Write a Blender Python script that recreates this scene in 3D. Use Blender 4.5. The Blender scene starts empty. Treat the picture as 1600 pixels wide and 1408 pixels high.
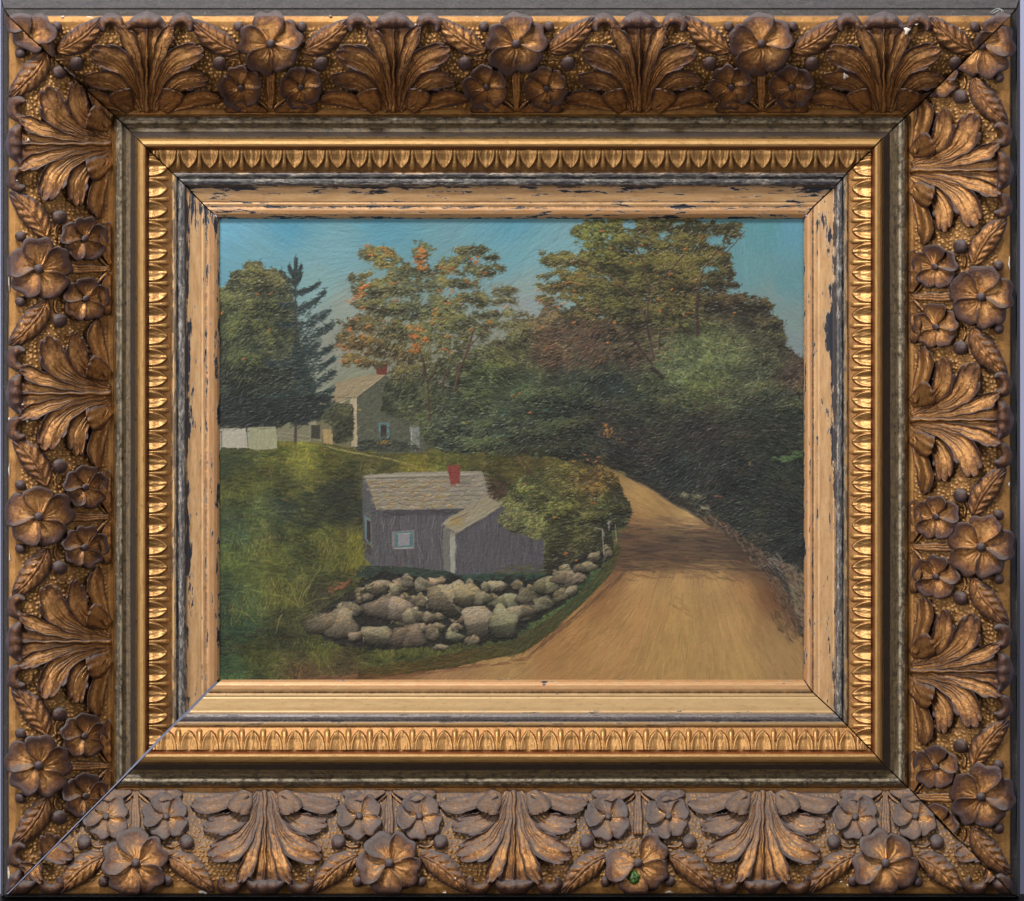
import bpy, bmesh, math, random
import numpy as np
from mathutils import Vector

random.seed(7); RNG = np.random.default_rng(11)
SC = bpy.context.scene
COL = SC.collection
S = 0.0004            # metres per photograph pixel at the wall plane behind the frame
DIST = 5500.0         # camera distance in the same units

# ------------------------------------------------------------------ camera, world, lights
cam_d = bpy.data.cameras.new("camera"); cam = bpy.data.objects.new("camera", cam_d); COL.objects.link(cam)
cam.location = (0, -DIST * S, 0); cam.rotation_euler = (math.radians(90), 0, 0)
cam_d.sensor_width = 36; cam_d.lens = 36 * DIST / 1600.0; cam_d.clip_start = 0.05; cam_d.clip_end = 50
SC.camera = cam
world = bpy.data.worlds.new("World"); SC.world = world; world.use_nodes = True
bg = world.node_tree.nodes["Background"]; bg.inputs[0].default_value = (0.90, 0.93, 1.0, 1); bg.inputs[1].default_value = 0.15

def area(name, loc, target, size, size_y, power, col):
    d = bpy.data.lights.new(name, 'AREA'); d.shape = 'RECTANGLE'; d.size = size; d.size_y = size_y
    d.energy = power; d.color = col
    o = bpy.data.objects.new(name, d); COL.objects.link(o); o.location = loc
    o.rotation_euler = (Vector(target) - Vector(loc)).to_track_quat('-Z', 'Y').to_euler()
    return o
area("softbox_key", (-0.50, -1.15, 1.60), (0, 0, -0.02), 0.50, 0.28, 47, (1.0, 0.97, 0.93))
area("softbox_side", (-1.55, -1.60, 0.10), (0, 0, 0), 0.35, 0.7, 19, (1.0, 0.96, 0.92))
area("softbox_right", (1.5, -1.8, 0.45), (0, 0, 0), 0.35, 0.7, 9, (1.0, 0.97, 0.95))

SC.view_settings.view_transform = 'Standard'; SC.view_settings.look = 'None'
SC.view_settings.exposure = 0; SC.view_settings.gamma = 1; SC.view_settings.use_curve_mapping = False

# ------------------------------------------------------------------ helpers
def tag(o, label=None, cat=None, group=None, kind=None):
    if label: o['label'] = label
    if cat: o['category'] = cat
    if group: o['group'] = group
    if kind: o['kind'] = kind
    return o

def P(x, y, h):
    """photograph pixel + height above the wall (same unit) -> world metres (arrays allowed)"""
    k = (1 - h / DIST) * S
    return np.stack([(x - 800) * k, -h * S + 0 * x, (704 - y) * k], axis=-1)

def mesh_obj(name, verts, faces, mat, parent=None, smooth=True, uv=None, attrs=None, mats=None, fmat=None):
    verts = np.ascontiguousarray(verts, dtype=np.float32).reshape(-1, 3)
    faces = np.ascontiguousarray(faces, dtype=np.int32)
    me = bpy.data.meshes.new(name)
    nf, k = faces.shape
    me.vertices.add(len(verts)); me.vertices.foreach_set('co', verts.ravel())
    me.loops.add(nf * k); me.loops.foreach_set('vertex_index', faces.ravel())
    me.polygons.add(nf); me.polygons.foreach_set('loop_start', np.arange(0, nf * k, k, dtype=np.int32))
    me.polygons.foreach_set('loop_total', np.full(nf, k, dtype=np.int32))
    me.update(calc_edges=True)
    me.polygons.foreach_set('use_smooth', np.full(nf, smooth, dtype=bool))
    for m in (mats or [mat]): me.materials.append(m)
    if fmat is not None: me.polygons.foreach_set('material_index', np.ascontiguousarray(fmat, dtype=np.int32))
    if uv is not None:
        l = me.uv_layers.new(name='UVMap')
        l.data.foreach_set('uv', np.ascontiguousarray(uv, dtype=np.float32)[faces.ravel()].ravel())
    for k_, v in (attrs or {}).items():
        v = np.ascontiguousarray(v, dtype=np.float32)
        if v.ndim == 1:
            a = me.attributes.new(k_, 'FLOAT', 'POINT'); a.data.foreach_set('value', v)
        else:
            a = me.color_attributes.new(k_, 'FLOAT_COLOR', 'POINT')
            c = np.ones((len(v), 4), np.float32); c[:, :3] = v; a.data.foreach_set('color', c.ravel())
    me.validate(); me.update()
    o = bpy.data.objects.new(name, me); COL.objects.link(o)
    if parent: o.parent = parent
    return o

def grid_faces(n, m, off=0, flip=False):
    i, j = np.meshgrid(np.arange(n - 1), np.arange(m - 1), indexing='ij')
    a = (i * m + j).ravel() + off
    f = np.stack([a, a + 1, a + m + 1, a + m], axis=1)
    return f[:, ::-1] if flip else f

def vnoise(h, w, cell, seed):
    r = np.random.default_rng(seed)
    gh, gw = int(h / cell) + 3, int(w / cell) + 3
    g = r.random((gh, gw))
    y = np.arange(h) / cell; x = np.arange(w) / cell
    yi = y.astype(int); xi = x.astype(int); fy = y - yi; fx = x - xi
    fy = fy * fy * (3 - 2 * fy); fx = fx * fx * (3 - 2 * fx)
    a = g[yi][:, xi]; b = g[yi][:, xi + 1]; c = g[yi + 1][:, xi]; d = g[yi + 1][:, xi + 1]
    fx = fx[None, :]; fy = fy[:, None]
    return (a * (1 - fx) + b * fx) * (1 - fy) + (c * (1 - fx) + d * fx) * fy

def fbm(h, w, cell, seed, octv=4):
    t = 0; amp = 1; tot = 0
    for o in range(octv):
        t = t + amp * vnoise(h, w, max(cell / 2 ** o, 1.01), seed + o * 17); tot += amp; amp *= 0.55
    return t / tot

# ------------------------------------------------------------------ material building
class NT:
    def __init__(self, name):
        self.m = bpy.data.materials.new(name); self.m.use_nodes = True
        self.t = self.m.node_tree; self.n = self.t.nodes; self.b = self.n['Principled BSDF']
    def new(self, typ, **kw):
        n = self.n.new(typ)
        for k, v in kw.items(): setattr(n, k, v)
        return n
    def link(self, a, b): self.t.links.new(a, b)
    def attr(self, name): return self.new('ShaderNodeAttribute', attribute_name=name)
    def uv(self, sx=1, sy=1, loc=(0, 0, 0)):
        u = self.new('ShaderNodeUVMap'); u.uv_map = 'UVMap'
        mp = self.new('ShaderNodeMapping'); mp.inputs['Scale'].default_value = (sx, sy, 1); mp.inputs['Location'].default_value = loc
        self.link(u.outputs[0], mp.inputs[0]); return mp.outputs[0]
    def obj(self, s=1):
        c = self.new('ShaderNodeTexCoord'); mp = self.new('ShaderNodeMapping'); mp.inputs['Scale'].default_value = (s, s, s)
        self.link(c.outputs['Object'], mp.inputs[0]); return mp.outputs[0]
    def noise(self, vec, scale, detail=6, rough=0.6, dist=0.0):
        n = self.new('ShaderNodeTexNoise'); n.inputs['Scale'].default_value = scale; n.inputs['Detail'].default_value = detail
        n.inputs['Roughness'].default_value = rough; n.inputs['Distortion'].default_value = dist
        self.link(vec, n.inputs['Vector']); return n.outputs['Fac']
    def ramp(self, fac, stops, interp='LINEAR'):
        r = self.new('ShaderNodeValToRGB'); r.color_ramp.interpolation = interp
        e = r.color_ramp.elements
        while len(e) < len(stops): e.new(0.5)
        for el, (p, c) in zip(e, stops):
            el.position = p; el.color = (c, c, c, 1) if not hasattr(c, '__len__') else (*c, 1)
        self.link(fac, r.inputs[0]); return r.outputs[0]
    def mix(self, fac, a, b):
        m = self.new('ShaderNodeMix', data_type='RGBA')
        self._set(m.inputs[0], fac); self._set(m.inputs[6], a); self._set(m.inputs[7], b); return m.outputs[2]
    def math(self, op, a, b=0.0, clamp=False):
        m = self.new('ShaderNodeMath', operation=op); m.use_clamp = clamp
        self._set(m.inputs[0], a); self._set(m.inputs[1], b); return m.outputs[0]
    def _set(self, inp, v):
        if isinstance(v, bpy.types.NodeSocket): self.link(v, inp)
        elif hasattr(v, '__len__'): inp.default_value = (*v, 1) if len(v) == 3 else v
        else: inp.default_value = v
    def bump(self, h, strength=0.3, dist=0.001):
        b = self.new('ShaderNodeBump'); b.inputs['Strength'].default_value = strength; b.inputs['Distance'].default_value = dist
        self._set(b.inputs['Height'], h)
        return b.outputs[0]
    def up(self):
        g = self.new('ShaderNodeNewGeometry'); s = self.new('ShaderNodeSeparateXYZ'); self.link(g.outputs['Normal'], s.inputs[0])
        return s.outputs[2]
    def out(self, base=None, rough=None, metal=None, normal=None, spec=None):
        for k, v in (('Base Color', base), ('Roughness', rough), ('Metallic', metal), ('Normal', normal), ('Specular IOR Level', spec)):
            if v is not None: self._set(self.b.inputs[k], v)
        return self.m

def smooth_patch(nt, fac, lo, hi):
    return nt.ramp(fac, [(lo, 0.0), (hi, 1.0)])

def dusty(nt, col, metal, rough, amount=0.98, lo=0.34, hi=0.62):
    """settled grey dust on whatever faces up"""
    up = smooth_patch(nt, nt.up(), lo, hi)
    n = nt.ramp(nt.noise(nt.obj(60), 4, 5), [(0.3, 0.70), (0.65, 1.0)])
    n_ = nt.ramp(nt.noise(nt.obj(1), 500, 5, 0.75), [(0.38, 0.50), (0.56, 1.0)])
    f = nt.math('MULTIPLY', nt.math('MULTIPLY', nt.math('MULTIPLY', up, n), n_), amount)
    col = nt.mix(f, col, (0.150, 0.128, 0.122))
    metal = nt.math('MULTIPLY', metal, nt.math('SUBTRACT', 1.0, f))
    rough = nt.math('ADD', rough, nt.math('MULTIPLY', f, 0.35), clamp=True)
    return col, metal, rough

def mat_ornament(name='ornament_bronze', bright=(0.60, 0.31, 0.115), mid=(0.27, 0.122, 0.045), dark=(0.085, 0.038, 0.026), shift=0.0):
    nt = NT(name); o = nt.obj(1)
    w = nt.attr('wear').outputs['Fac']
    n1 = nt.noise(o, 55, 6, 0.65); n2 = nt.noise(o, 420, 5, 0.7); n3 = nt.noise(o, 1600, 3, 0.7)
    f = nt.math('ADD', nt.math('ADD', nt.math('MULTIPLY', w, 0.80), nt.math('MULTIPLY', n1, 0.55)), nt.math('MULTIPLY', n2, 1.05))
    oi = nt.new('ShaderNodeObjectInfo')
    f = nt.math('ADD', nt.math('ADD', f, -0.76 + shift), nt.math('MULTIPLY', oi.outputs['Random'], 0.08))
    col = nt.ramp(f, [(0.10, bright), (0.30, mid), (0.58, dark), (0.95, (0.085, 0.058, 0.060))])
    speck = nt.ramp(n3, [(0.66, 0.0), (0.70, 1.0)])
    col = nt.mix(nt.math('MULTIPLY', speck, 0.5), col, (0.03, 0.014, 0.008))
    metal = nt.ramp(f, [(0.15, 0.85), (0.65, 0.35)])
    rough = nt.math('ADD', 0.20, nt.math('MULTIPLY', n2, 0.26))
    col, metal, rough = dusty(nt, col, metal, rough)
    nrm = nt.bump(nt.math('ADD', n2, nt.math('MULTIPLY', n3, 0.5)), 0.75, 0.0010)
    return nt.out(col, rough, metal, nrm)

def mat_ground():
    nt = NT('stippled_gold_ground'); uv = nt.uv()
    sep = nt.new('ShaderNodeSeparateXYZ'); nt.link(uv, sep.inputs[0]); dot = nt.attr('wear').outputs['Fac']
    inner = nt.ramp(nt.math('MULTIPLY', sep.outputs[1], 0.1), [(0.036, 0.0), (0.044, 1.0), (0.168, 1.0), (0.173, 0.0)])
    n1 = nt.noise(nt.obj(1), 90, 5); n2 = nt.noise(nt.obj(1), 700, 4, 0.7)
    col = nt.ramp(nt.math('ADD', nt.math('MULTIPLY', n1, 0.6), nt.math('MULTIPLY', n2, 0.4)), [(0.32, (0.15, 0.062, 0.018)), (0.5, (0.36, 0.175, 0.050)), (0.72, (0.50, 0.27, 0.085))])
    col = nt.mix(nt.math('MULTIPLY', dot, 0.7), col, (0.66, 0.38, 0.13))
    col = nt.mix(nt.math('MULTIPLY', nt.math('MULTIPLY', inner, nt.math('SUBTRACT', 1.0, dot)), 0.35), col, (0.125, 0.055, 0.018))
    # chipped gesso on the outer edge and small worn spots
    edge = nt.ramp(nt.math('MULTIPLY', sep.outputs[1], 0.1), [(0.0235, 1.0), (0.0285, 0.0)])
    chipn = nt.ramp(nt.noise(nt.uv(1, 2), 6, 5, 0.7), [(0.62, 0.0), (0.64, 1.0)])
    chip = nt.math('MULTIPLY', edge, chipn)
    metal = 0.55
    col, metal, rough = dusty(nt, col, metal, nt.math('ADD', 0.32, nt.math('MULTIPLY', n2, 0.28)))
    col = nt.mix(chip, col, (0.78, 0.70, 0.62))
    metal = nt.math('MULTIPLY', metal, nt.math('SUBTRACT', 1.0, chip))
    nrm = nt.bump(n2, 0.5, 0.0008)
    return nt.out(col, rough, metal, nrm)

def mat_outer():
    nt = NT('worn_charcoal_edge'); uv = nt.uv(1, 4)
    n = nt.noise(uv, 5, 8, 0.75); f = nt.noise(nt.obj(1), 900, 4, 0.75)
    col = nt.ramp(n, [(0.3, (0.018, 0.016, 0.016)), (0.55, (0.040, 0.034, 0.032)), (0.75, (0.075, 0.062, 0.055))])
    sp = nt.ramp(f, [(0.60, 0.0), (0.66, 1.0)]); g_ = nt.noise(nt.obj(1), 450, 7, 0.8)
    up = smooth_patch(nt, nt.up(), 0.2, 0.75)
    col = nt.mix(nt.math('MULTIPLY', up, nt.ramp(n, [(0.35, 0.22), (0.65, 0.62)])), col, (0.125, 0.110, 0.100))
    col = nt.mix(nt.math('MULTIPLY', sp, 0.6), col, (0.27, 0.24, 0.20)); col = nt.mix(nt.ramp(g_, [(0.40, 0.7), (0.50, 0.0)]), col, (0.022, 0.018, 0.016))
    return nt.out(col, 0.5, 0.0, nt.bump(nt.math('ADD', f, g_), 0.5, 0.0008))

def mat_dark_moulding():
    nt = NT('dark_bronze_moulding')
    n = nt.noise(nt.uv(0.55, 6), 4, 9, 0.75); n2 = nt.noise(nt.uv(2, 9), 9, 6, 0.75); f = nt.noise(nt.obj(1), 900, 4, 0.75)
    sep = nt.new('ShaderNodeSeparateXYZ'); nt.link(nt.uv(), sep.inputs[0])
    d = nt.math('MULTIPLY', sep.outputs[1], 0.1)
    base = nt.ramp(n, [(0.30, (0.022, 0.017, 0.012)), (0.50, (0.075, 0.052, 0.026)), (0.66, (0.20, 0.135, 0.058))])
    flat = nt.ramp(n2, [(0.35, (0.026, 0.019, 0.012)), (0.65, (0.085, 0.064, 0.040))])
    zone = nt.ramp(d, [(0.194, 0.75), (0.198, 0.1), (0.206, 0.15), (0.209, 0.8)])
    base = nt.mix(zone, base, flat)
    gold = nt.ramp(nt.math('ADD', d, nt.math('MULTIPLY', nt.math('SUBTRACT', n, 0.5), 0.03)), [(0.1795, 1.0), (0.181, 0.0), (0.205, 0.0), (0.2165, 0.35)])
    col = nt.mix(gold, base, (0.36, 0.19, 0.055))
    silver = nt.math('MULTIPLY', nt.ramp(d, [(0.180, 0.0), (0.183, 1.0), (0.193, 1.0), (0.197, 0.25), (0.212, 0.15)]), nt.ramp(nt.math('ADD', nt.math('MULTIPLY', nt.noise(nt.obj(1), 420, 7, 0.8), 0.55), nt.math('MULTIPLY', nt.noise(nt.uv(1.2, 6), 6, 6, 0.7), 0.45)), [(0.525, 0.0), (0.555, 1.0)]))
    brn = nt.math('MULTIPLY', nt.ramp(d, [(0.193, 0.0), (0.196, 1.0), (0.206, 1.0), (0.210, 0.2)]), nt.ramp(nt.noise(nt.uv(2, 5), 6, 7, 0.75), [(0.45, 0.0), (0.56, 1.0)]))
    col = nt.mix(nt.math('MULTIPLY', brn, 0.7), col, (0.17, 0.105, 0.040))
    col = nt.mix(nt.math('MULTIPLY', silver, 0.65), col, (0.33, 0.27, 0.18))
    blk = nt.ramp(nt.noise(nt.obj(1), 300, 8, 0.8), [(0.42, 1.0), (0.47, 0.0)]); col = nt.mix(nt.math('MULTIPLY', blk, 0.75), col, (0.012, 0.010, 0.010))
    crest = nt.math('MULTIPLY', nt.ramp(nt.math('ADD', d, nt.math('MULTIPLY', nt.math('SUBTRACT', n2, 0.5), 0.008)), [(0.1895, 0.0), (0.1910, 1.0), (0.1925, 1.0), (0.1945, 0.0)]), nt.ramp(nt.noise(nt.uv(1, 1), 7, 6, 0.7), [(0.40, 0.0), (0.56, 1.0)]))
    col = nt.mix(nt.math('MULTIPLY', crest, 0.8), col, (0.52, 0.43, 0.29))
    # fine age cracks across the moulding
    ck = nt.noise(nt.uv(7, 0.6), 5, 4, 0.6, 0.6)
    crack = nt.ramp(nt.math('ABSOLUTE', nt.math('SUBTRACT', ck, 0.5)), [(0.0, 1.0), (0.006, 0.0)])
    col = nt.mix(nt.math('MULTIPLY', crack, 0.35), col, (0.01, 0.008, 0.006))
    nrm = nt.bump(nt.math('ADD', n2, nt.math('MULTIPLY', f, 0.5)), 0.35, 0.0006)
    return nt.out(col, nt.math('ADD', 0.26, nt.math('MULTIPLY', n2, 0.3)), nt.math('ADD', 0.15, nt.math('MULTIPLY', gold, 0.4)), nrm)

def mat_gold_bead():
    nt = NT('ochre_gold_bead'); n = nt.noise(nt.uv(0.8, 5), 5, 7, 0.7); f = nt.noise(nt.obj(1), 700, 4, 0.7)
    col = nt.ramp(n, [(0.28, (0.20, 0.10, 0.03)), (0.45, (0.42, 0.235, 0.075)), (0.7, (0.50, 0.30, 0.11))])
    sep = nt.new('ShaderNodeSeparateXYZ'); nt.link(nt.uv(), sep.inputs[0]); bole = nt.ramp(nt.math('MULTIPLY', sep.outputs[1], 0.1), [(0.2275, 0.0), (0.2300, 1.0)])
    col = nt.mix(bole, col, (0.20, 0.055, 0.012))
    sp = nt.ramp(f, [(0.66, 0.0), (0.70, 1.0)]); col = nt.mix(nt.math('MULTIPLY', sp, 0.7), col, (0.04, 0.025, 0.015))
    ck = nt.noise(nt.uv(5, 0.5), 5, 4, 0.6, 0.4)
    crack = nt.ramp(nt.math('ABSOLUTE', nt.math('SUBTRACT', ck, 0.5)), [(0.0, 1.0), (0.005, 0.0)])
    col = nt.mix(nt.math('MULTIPLY', crack, 0.6), col, (0.03, 0.015, 0.008))
    return nt.out(col, 0.46, 0.30, nt.bump(nt.math('ADD', f, n), 0.4, 0.0006))

def mat_egg():
    nt = NT('burnished_gold_egg_band'); w = nt.attr('wear').outputs['Fac']
    n = nt.noise(nt.obj(1), 160, 6, 0.7); f = nt.noise(nt.obj(1), 900, 4, 0.7)
    q = nt.math('ADD', nt.math('MULTIPLY', w, 0.55), nt.math('MULTIPLY', n, 0.6))
    col = nt.ramp(q, [(0.22, (0.16, 0.065, 0.024)), (0.48, (0.40, 0.205, 0.070)), (0.90, (0.66, 0.39, 0.15))])
    sp = nt.ramp(f, [(0.62, 0.0), (0.68, 1.0)]); col = nt.mix(nt.math('MULTIPLY', sp, 0.6), col, (0.08, 0.045, 0.02))
    metal = 0.72
    return nt.out(col, nt.math('ADD', 0.30, nt.math('MULTIPLY', n, 0.28)), metal, nt.bump(nt.math('ADD', f, n), 0.35, 0.0006))

def mat_liner(side=False):
    nt = NT('peach_gold_liner_flaked')
    sep = nt.new('ShaderNodeSeparateXYZ'); nt.link(nt.uv(), sep.inputs[0])
    d = nt.math('MULTIPLY', sep.outputs[1], 0.1)
    wear = nt.attr('wear').outputs['Fac']
    n = nt.noise(nt.uv(0.7, 4), 3, 8, 0.65); f = nt.noise(nt.obj(1), 800, 4, 0.7); flow = nt.noise(nt.uv(0.55, 3.2), 4.2, 9, 0.72)
    col = nt.ramp(n, [(0.30, (0.37, 0.21, 0.095)), (0.5, (0.56, 0.325, 0.15)), (0.72, (0.64, 0.42, 0.21))])
    col = nt.mix(nt.math('MULTIPLY', nt.ramp(nt.math('ADD', wear, 1.0), [(0.78, 1.0), (0.95, 0.0)]), 0.6), col, (0.50, 0.355, 0.165))
    lip = nt.math('MULTIPLY', nt.ramp(d, [(0.3235, 0.0), (0.3250, 1.0)]), nt.ramp(nt.noise(nt.uv(0.9, 5), 4, 8, 0.7), [(0.35, 0.25), (0.6, 0.9)]))
    col = nt.mix(lip, col, (0.47, 0.235, 0.10))
    smut = nt.ramp(nt.noise(nt.uv(1.3, 4), 7, 8, 0.75), [(0.54, 0.0), (0.66, 0.55)]); col = nt.mix(smut, col, (0.27, 0.14, 0.055))
    line = nt.math('MULTIPLY', nt.ramp(d, [(0.3205, 0.0), (0.3222, 1.0), (0.3240, 1.0), (0.3252, 0.0)]), nt.ramp(nt.noise(nt.uv(2, 1), 6, 7, 0.75), [(0.40, 0.0), (0.55, 0.85)])); col = nt.mix(line, col, (0.10, 0.055, 0.03))
    # silver-grey fillets outside the flat
    sl = nt.ramp(nt.noise(nt.uv(1.6, 5), 5, 8, 0.75), [(0.42, (0.04, 0.037, 0.036)), (0.52, (0.13, 0.115, 0.105)), (0.62, (0.42, 0.39, 0.36))])
    calm = nt.ramp(nt.math('ADD', wear, 1.0), [(0.78, 1.0), (0.95, 0.0)])
    sl = nt.mix(calm, sl, nt.ramp(nt.noise(nt.obj(1), 500, 4, 0.7), [(0.3, (0.10, 0.083, 0.083)), (0.7, (0.19, 0.165, 0.165))]))
    sl = nt.mix(nt.math('MULTIPLY', calm, nt.ramp(d, [(0.2750, 1.0), (0.2760, 0.0)])), sl, (0.42, 0.25, 0.09))
    fil = nt.ramp(d, [(0.2690, 0.0), (0.2705, 1.0), (0.2890, 1.0), (0.2915, 0.0)])
    col = nt.mix(fil, col, sl)
    if side: col = nt.mix(nt.ramp(d, [(0.2755, 1.0), (0.2768, 0.0)]), col, (0.40, 0.235, 0.085)); col = nt.mix(nt.ramp(d, [(0.2765, 0.0), (0.2775, 0.75), (0.2785, 0.0)]), col, (0.03, 0.02, 0.015))
    # dark blue-black flaking: thin ragged lines at the edges of the flat, patches elsewhere
    e = nt.ramp(d, [(0.2910, 0.14), (0.2960, 0.055), (0.3120, 0.0), (0.3165, 0.03), (0.3200, 0.0), (0.3225, 0.14), (0.3255, 0.03), (0.3360, 0.045), (0.3430, 0.13)])
    q = nt.math('ADD', nt.math('ADD', flow, e), nt.math('MULTIPLY', wear, 0.13))
    fl = nt.ramp(q, [(0.668, 0.0), (0.680, 1.0)])
    rim = nt.ramp(q, [(0.648, 0.0), (0.662, 0.7), (0.676, 0.0)])
    col = nt.mix(rim, col, (0.62, 0.55, 0.46))
    fl = nt.math('MULTIPLY', fl, nt.math('SUBTRACT', 1.0, nt.math('MULTIPLY', fil, 0.4)))
    col = nt.mix(fl, col, (0.018, 0.020, 0.030))
    sp = nt.ramp(f, [(0.70, 0.0), (0.73, 1.0)]); col = nt.mix(nt.math('MULTIPLY', sp, 0.6), col, (0.05, 0.03, 0.02))
    metal = nt.math('MULTIPLY', nt.math('SUBTRACT', 1.0, fl), 0.25)
    h = nt.math('SUBTRACT', nt.math('MULTIPLY', f, 0.15), nt.math('MULTIPLY', fl, 0.8))
    return nt.out(col, 0.42, metal, nt.bump(h, 0.4, 0.0006))

def simple(name, col, rough=0.6, metal=0.0, var=0.25, scale=200):
    nt = NT(name); n = nt.noise(nt.obj(1), scale, 5, 0.65)
    a = tuple(c * (1 - var) for c in col); b = tuple(min(1, c * (1 + var)) for c in col)
    return nt.out(nt.ramp(n, [(0.3, a), (0.7, b)]), rough, metal, nt.bump(n, 0.2, 0.0006))

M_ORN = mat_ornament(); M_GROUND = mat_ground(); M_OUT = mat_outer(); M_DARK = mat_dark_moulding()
M_BEAD = mat_gold_bead(); M_EGG = mat_egg(); M_LINER = mat_liner(); M_LINER_SIDE = mat_liner(True)
M_WOOD = simple('dark_raw_wood', (0.035, 0.022, 0.015), 0.8)
M_CHIP = simple('white_gesso_chip', (0.72, 0.66, 0.58), 0.8, 0, 0.15, 500)
M_GREEN = simple('green_paint_lump', (0.055, 0.115, 0.020), 0.35, 0, 0.6, 300)
M_LINT = simple('pale_lint', (0.55, 0.60, 0.58), 0.8)

# ------------------------------------------------------------------ frame profile
CAN = [0, 13, 24, 178, 217, 232, 268, 290, 324, 343]
RAIL = {
    'top':    [-3, 13, 24, 178, 217, 232, 268, 290, 324, 342],
    'left':   [1, 5, 13, 176, 215, 230, 267, 290, 322, 343],
    'right':  [1594, 1589, 1579, 1420, 1378, 1364, 1326, 1306, 1270, 1256],
    'bottom': [1404, 1401, 1397, 1232, 1191, 1175, 1136, 1115, 1082, 1062],
}
ENDS = {'top': ('left', 'right'), 'bottom': ('left', 'right'), 'left': ('top', 'bottom'), 'right': ('top', 'bottom')}
def across(rail, d): return np.interp(d, CAN, RAIL[rail])

K = [(0, 52), (2, 78), (12, 99), (13, 101), (14, 98), (23, 102), (24.5, 108), (34, 111), (60, 109), (90, 99), (118, 81), (142, 58), (160, 39), (172, 29), (179, 26),
     (180.5, 34), (184, 39), (188, 40.5), (192, 39), (195, 33), (199, 31), (206, 34), (212, 41), (216, 49), (217.5, 54), (220, 59), (225, 62), (229, 60), (231.5, 54),
     (233, 44), (240, 43), (255, 38), (267, 31), (269, 29), (270, 33), (273, 34), (276.5, 33), (278, 26.5), (279.5, 30), (284, 31), (289, 29), (291, 22), (294, 19.5), (300, 18.5),
     (315, 15), (316.5, 13.5), (318, 14.5), (322, 13.5), (323, 11.5), (324.5, 14.5), (329, 15.5), (335, 14), (340, 10), (343, 5)]
_kd = np.array([k[0] for k in K]); _kh = np.array([k[1] for k in K])
_fd = np.arange(-2, 346, 0.25); _fh = np.interp(_fd, _kd, _kh)
_ker = np.hanning(9); _ker /= _ker.sum()
_fs = np.convolve(np.pad(_fh, 4, 'edge'), _ker, 'valid')
_ker2 = np.hanning(61); _ker2 /= _ker2.sum()
_fw = np.convolve(np.pad(_fh, 30, 'edge'), _ker2, 'valid')
_bl = np.clip((_fd - 42) / 10, 0, 1) * np.clip((165 - _fd) / 8, 0, 1)
_fs = _fs * (1 - _bl) + _fw * _bl
def prof(d): return np.interp(d, _fd, _fs)

def place(rail, s, d, h):
    a = across(rail, d)
    if rail in ('top', 'bottom'): return P(s, a, h)
    return P(a, s, h)

GAP = {('top', 0): 1.3, ('top', 1): 1.5, ('bottom', 0): 3.4, ('bottom', 1): 1.4, ('left', 0): 1.3, ('left', 1): 2.2, ('right', 0): 1.5, ('right', 1): 1.4}

def strip(name, rail, d0, d1, mat, parent, dd=1.0, ds=4.0, relief=None, wav=0.35, seed=1, wearfn=None, drop=0.0):
    d = np.arange(d0, d1 + 1e-6, dd); d[-1] = d1
    a = across(ENDS[rail][0], d) + GAP[(rail, 0)]; b = across(ENDS[rail][1], d) - GAP[(rail, 1)]
    n = int((b[0] - a[0]) / ds) + 2
    u = np.linspace(0, 1, n)
    s = a[None, :] + (b - a)[None, :] * u[:, None]
    dg = np.repeat(d[None, :], n, 0)
    h = prof(dg) - drop
    nz = fbm(n, len(d), 14, seed, 3) - 0.5; nz2 = vnoise(n, len(d), 60, seed + 5) - 0.5
    h = h + nz * wav + nz2 * wav * 2
    w = np.zeros_like(h)
    if relief is not None:
        r, w = relief(s, dg); h = h + r
    if wearfn is not None: w = wearfn(s, dg)
    v = place(rail, s, dg, h)
    flip = rail in ('top', 'right')
    seedoff = {'top': 0, 'left': 31, 'right': 67, 'bottom': 101}[rail]
    uv = np.stack([s.ravel() / 100 + seedoff, dg.ravel() / 100], 1)
    o = mesh_obj(name, v, grid_faces(n, len(d), flip=flip), mat, parent, True, uv, {'wear': w.ravel()})
    return o

frame = bpy.data.objects.new('picture_frame', None); COL.objects.link(frame); frame.location = (0, 0, 0)
tag(frame, 'wide antique gilt picture frame with moulded acanthus leaves and flowers, chipped and darkened', 'picture frame')

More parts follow.
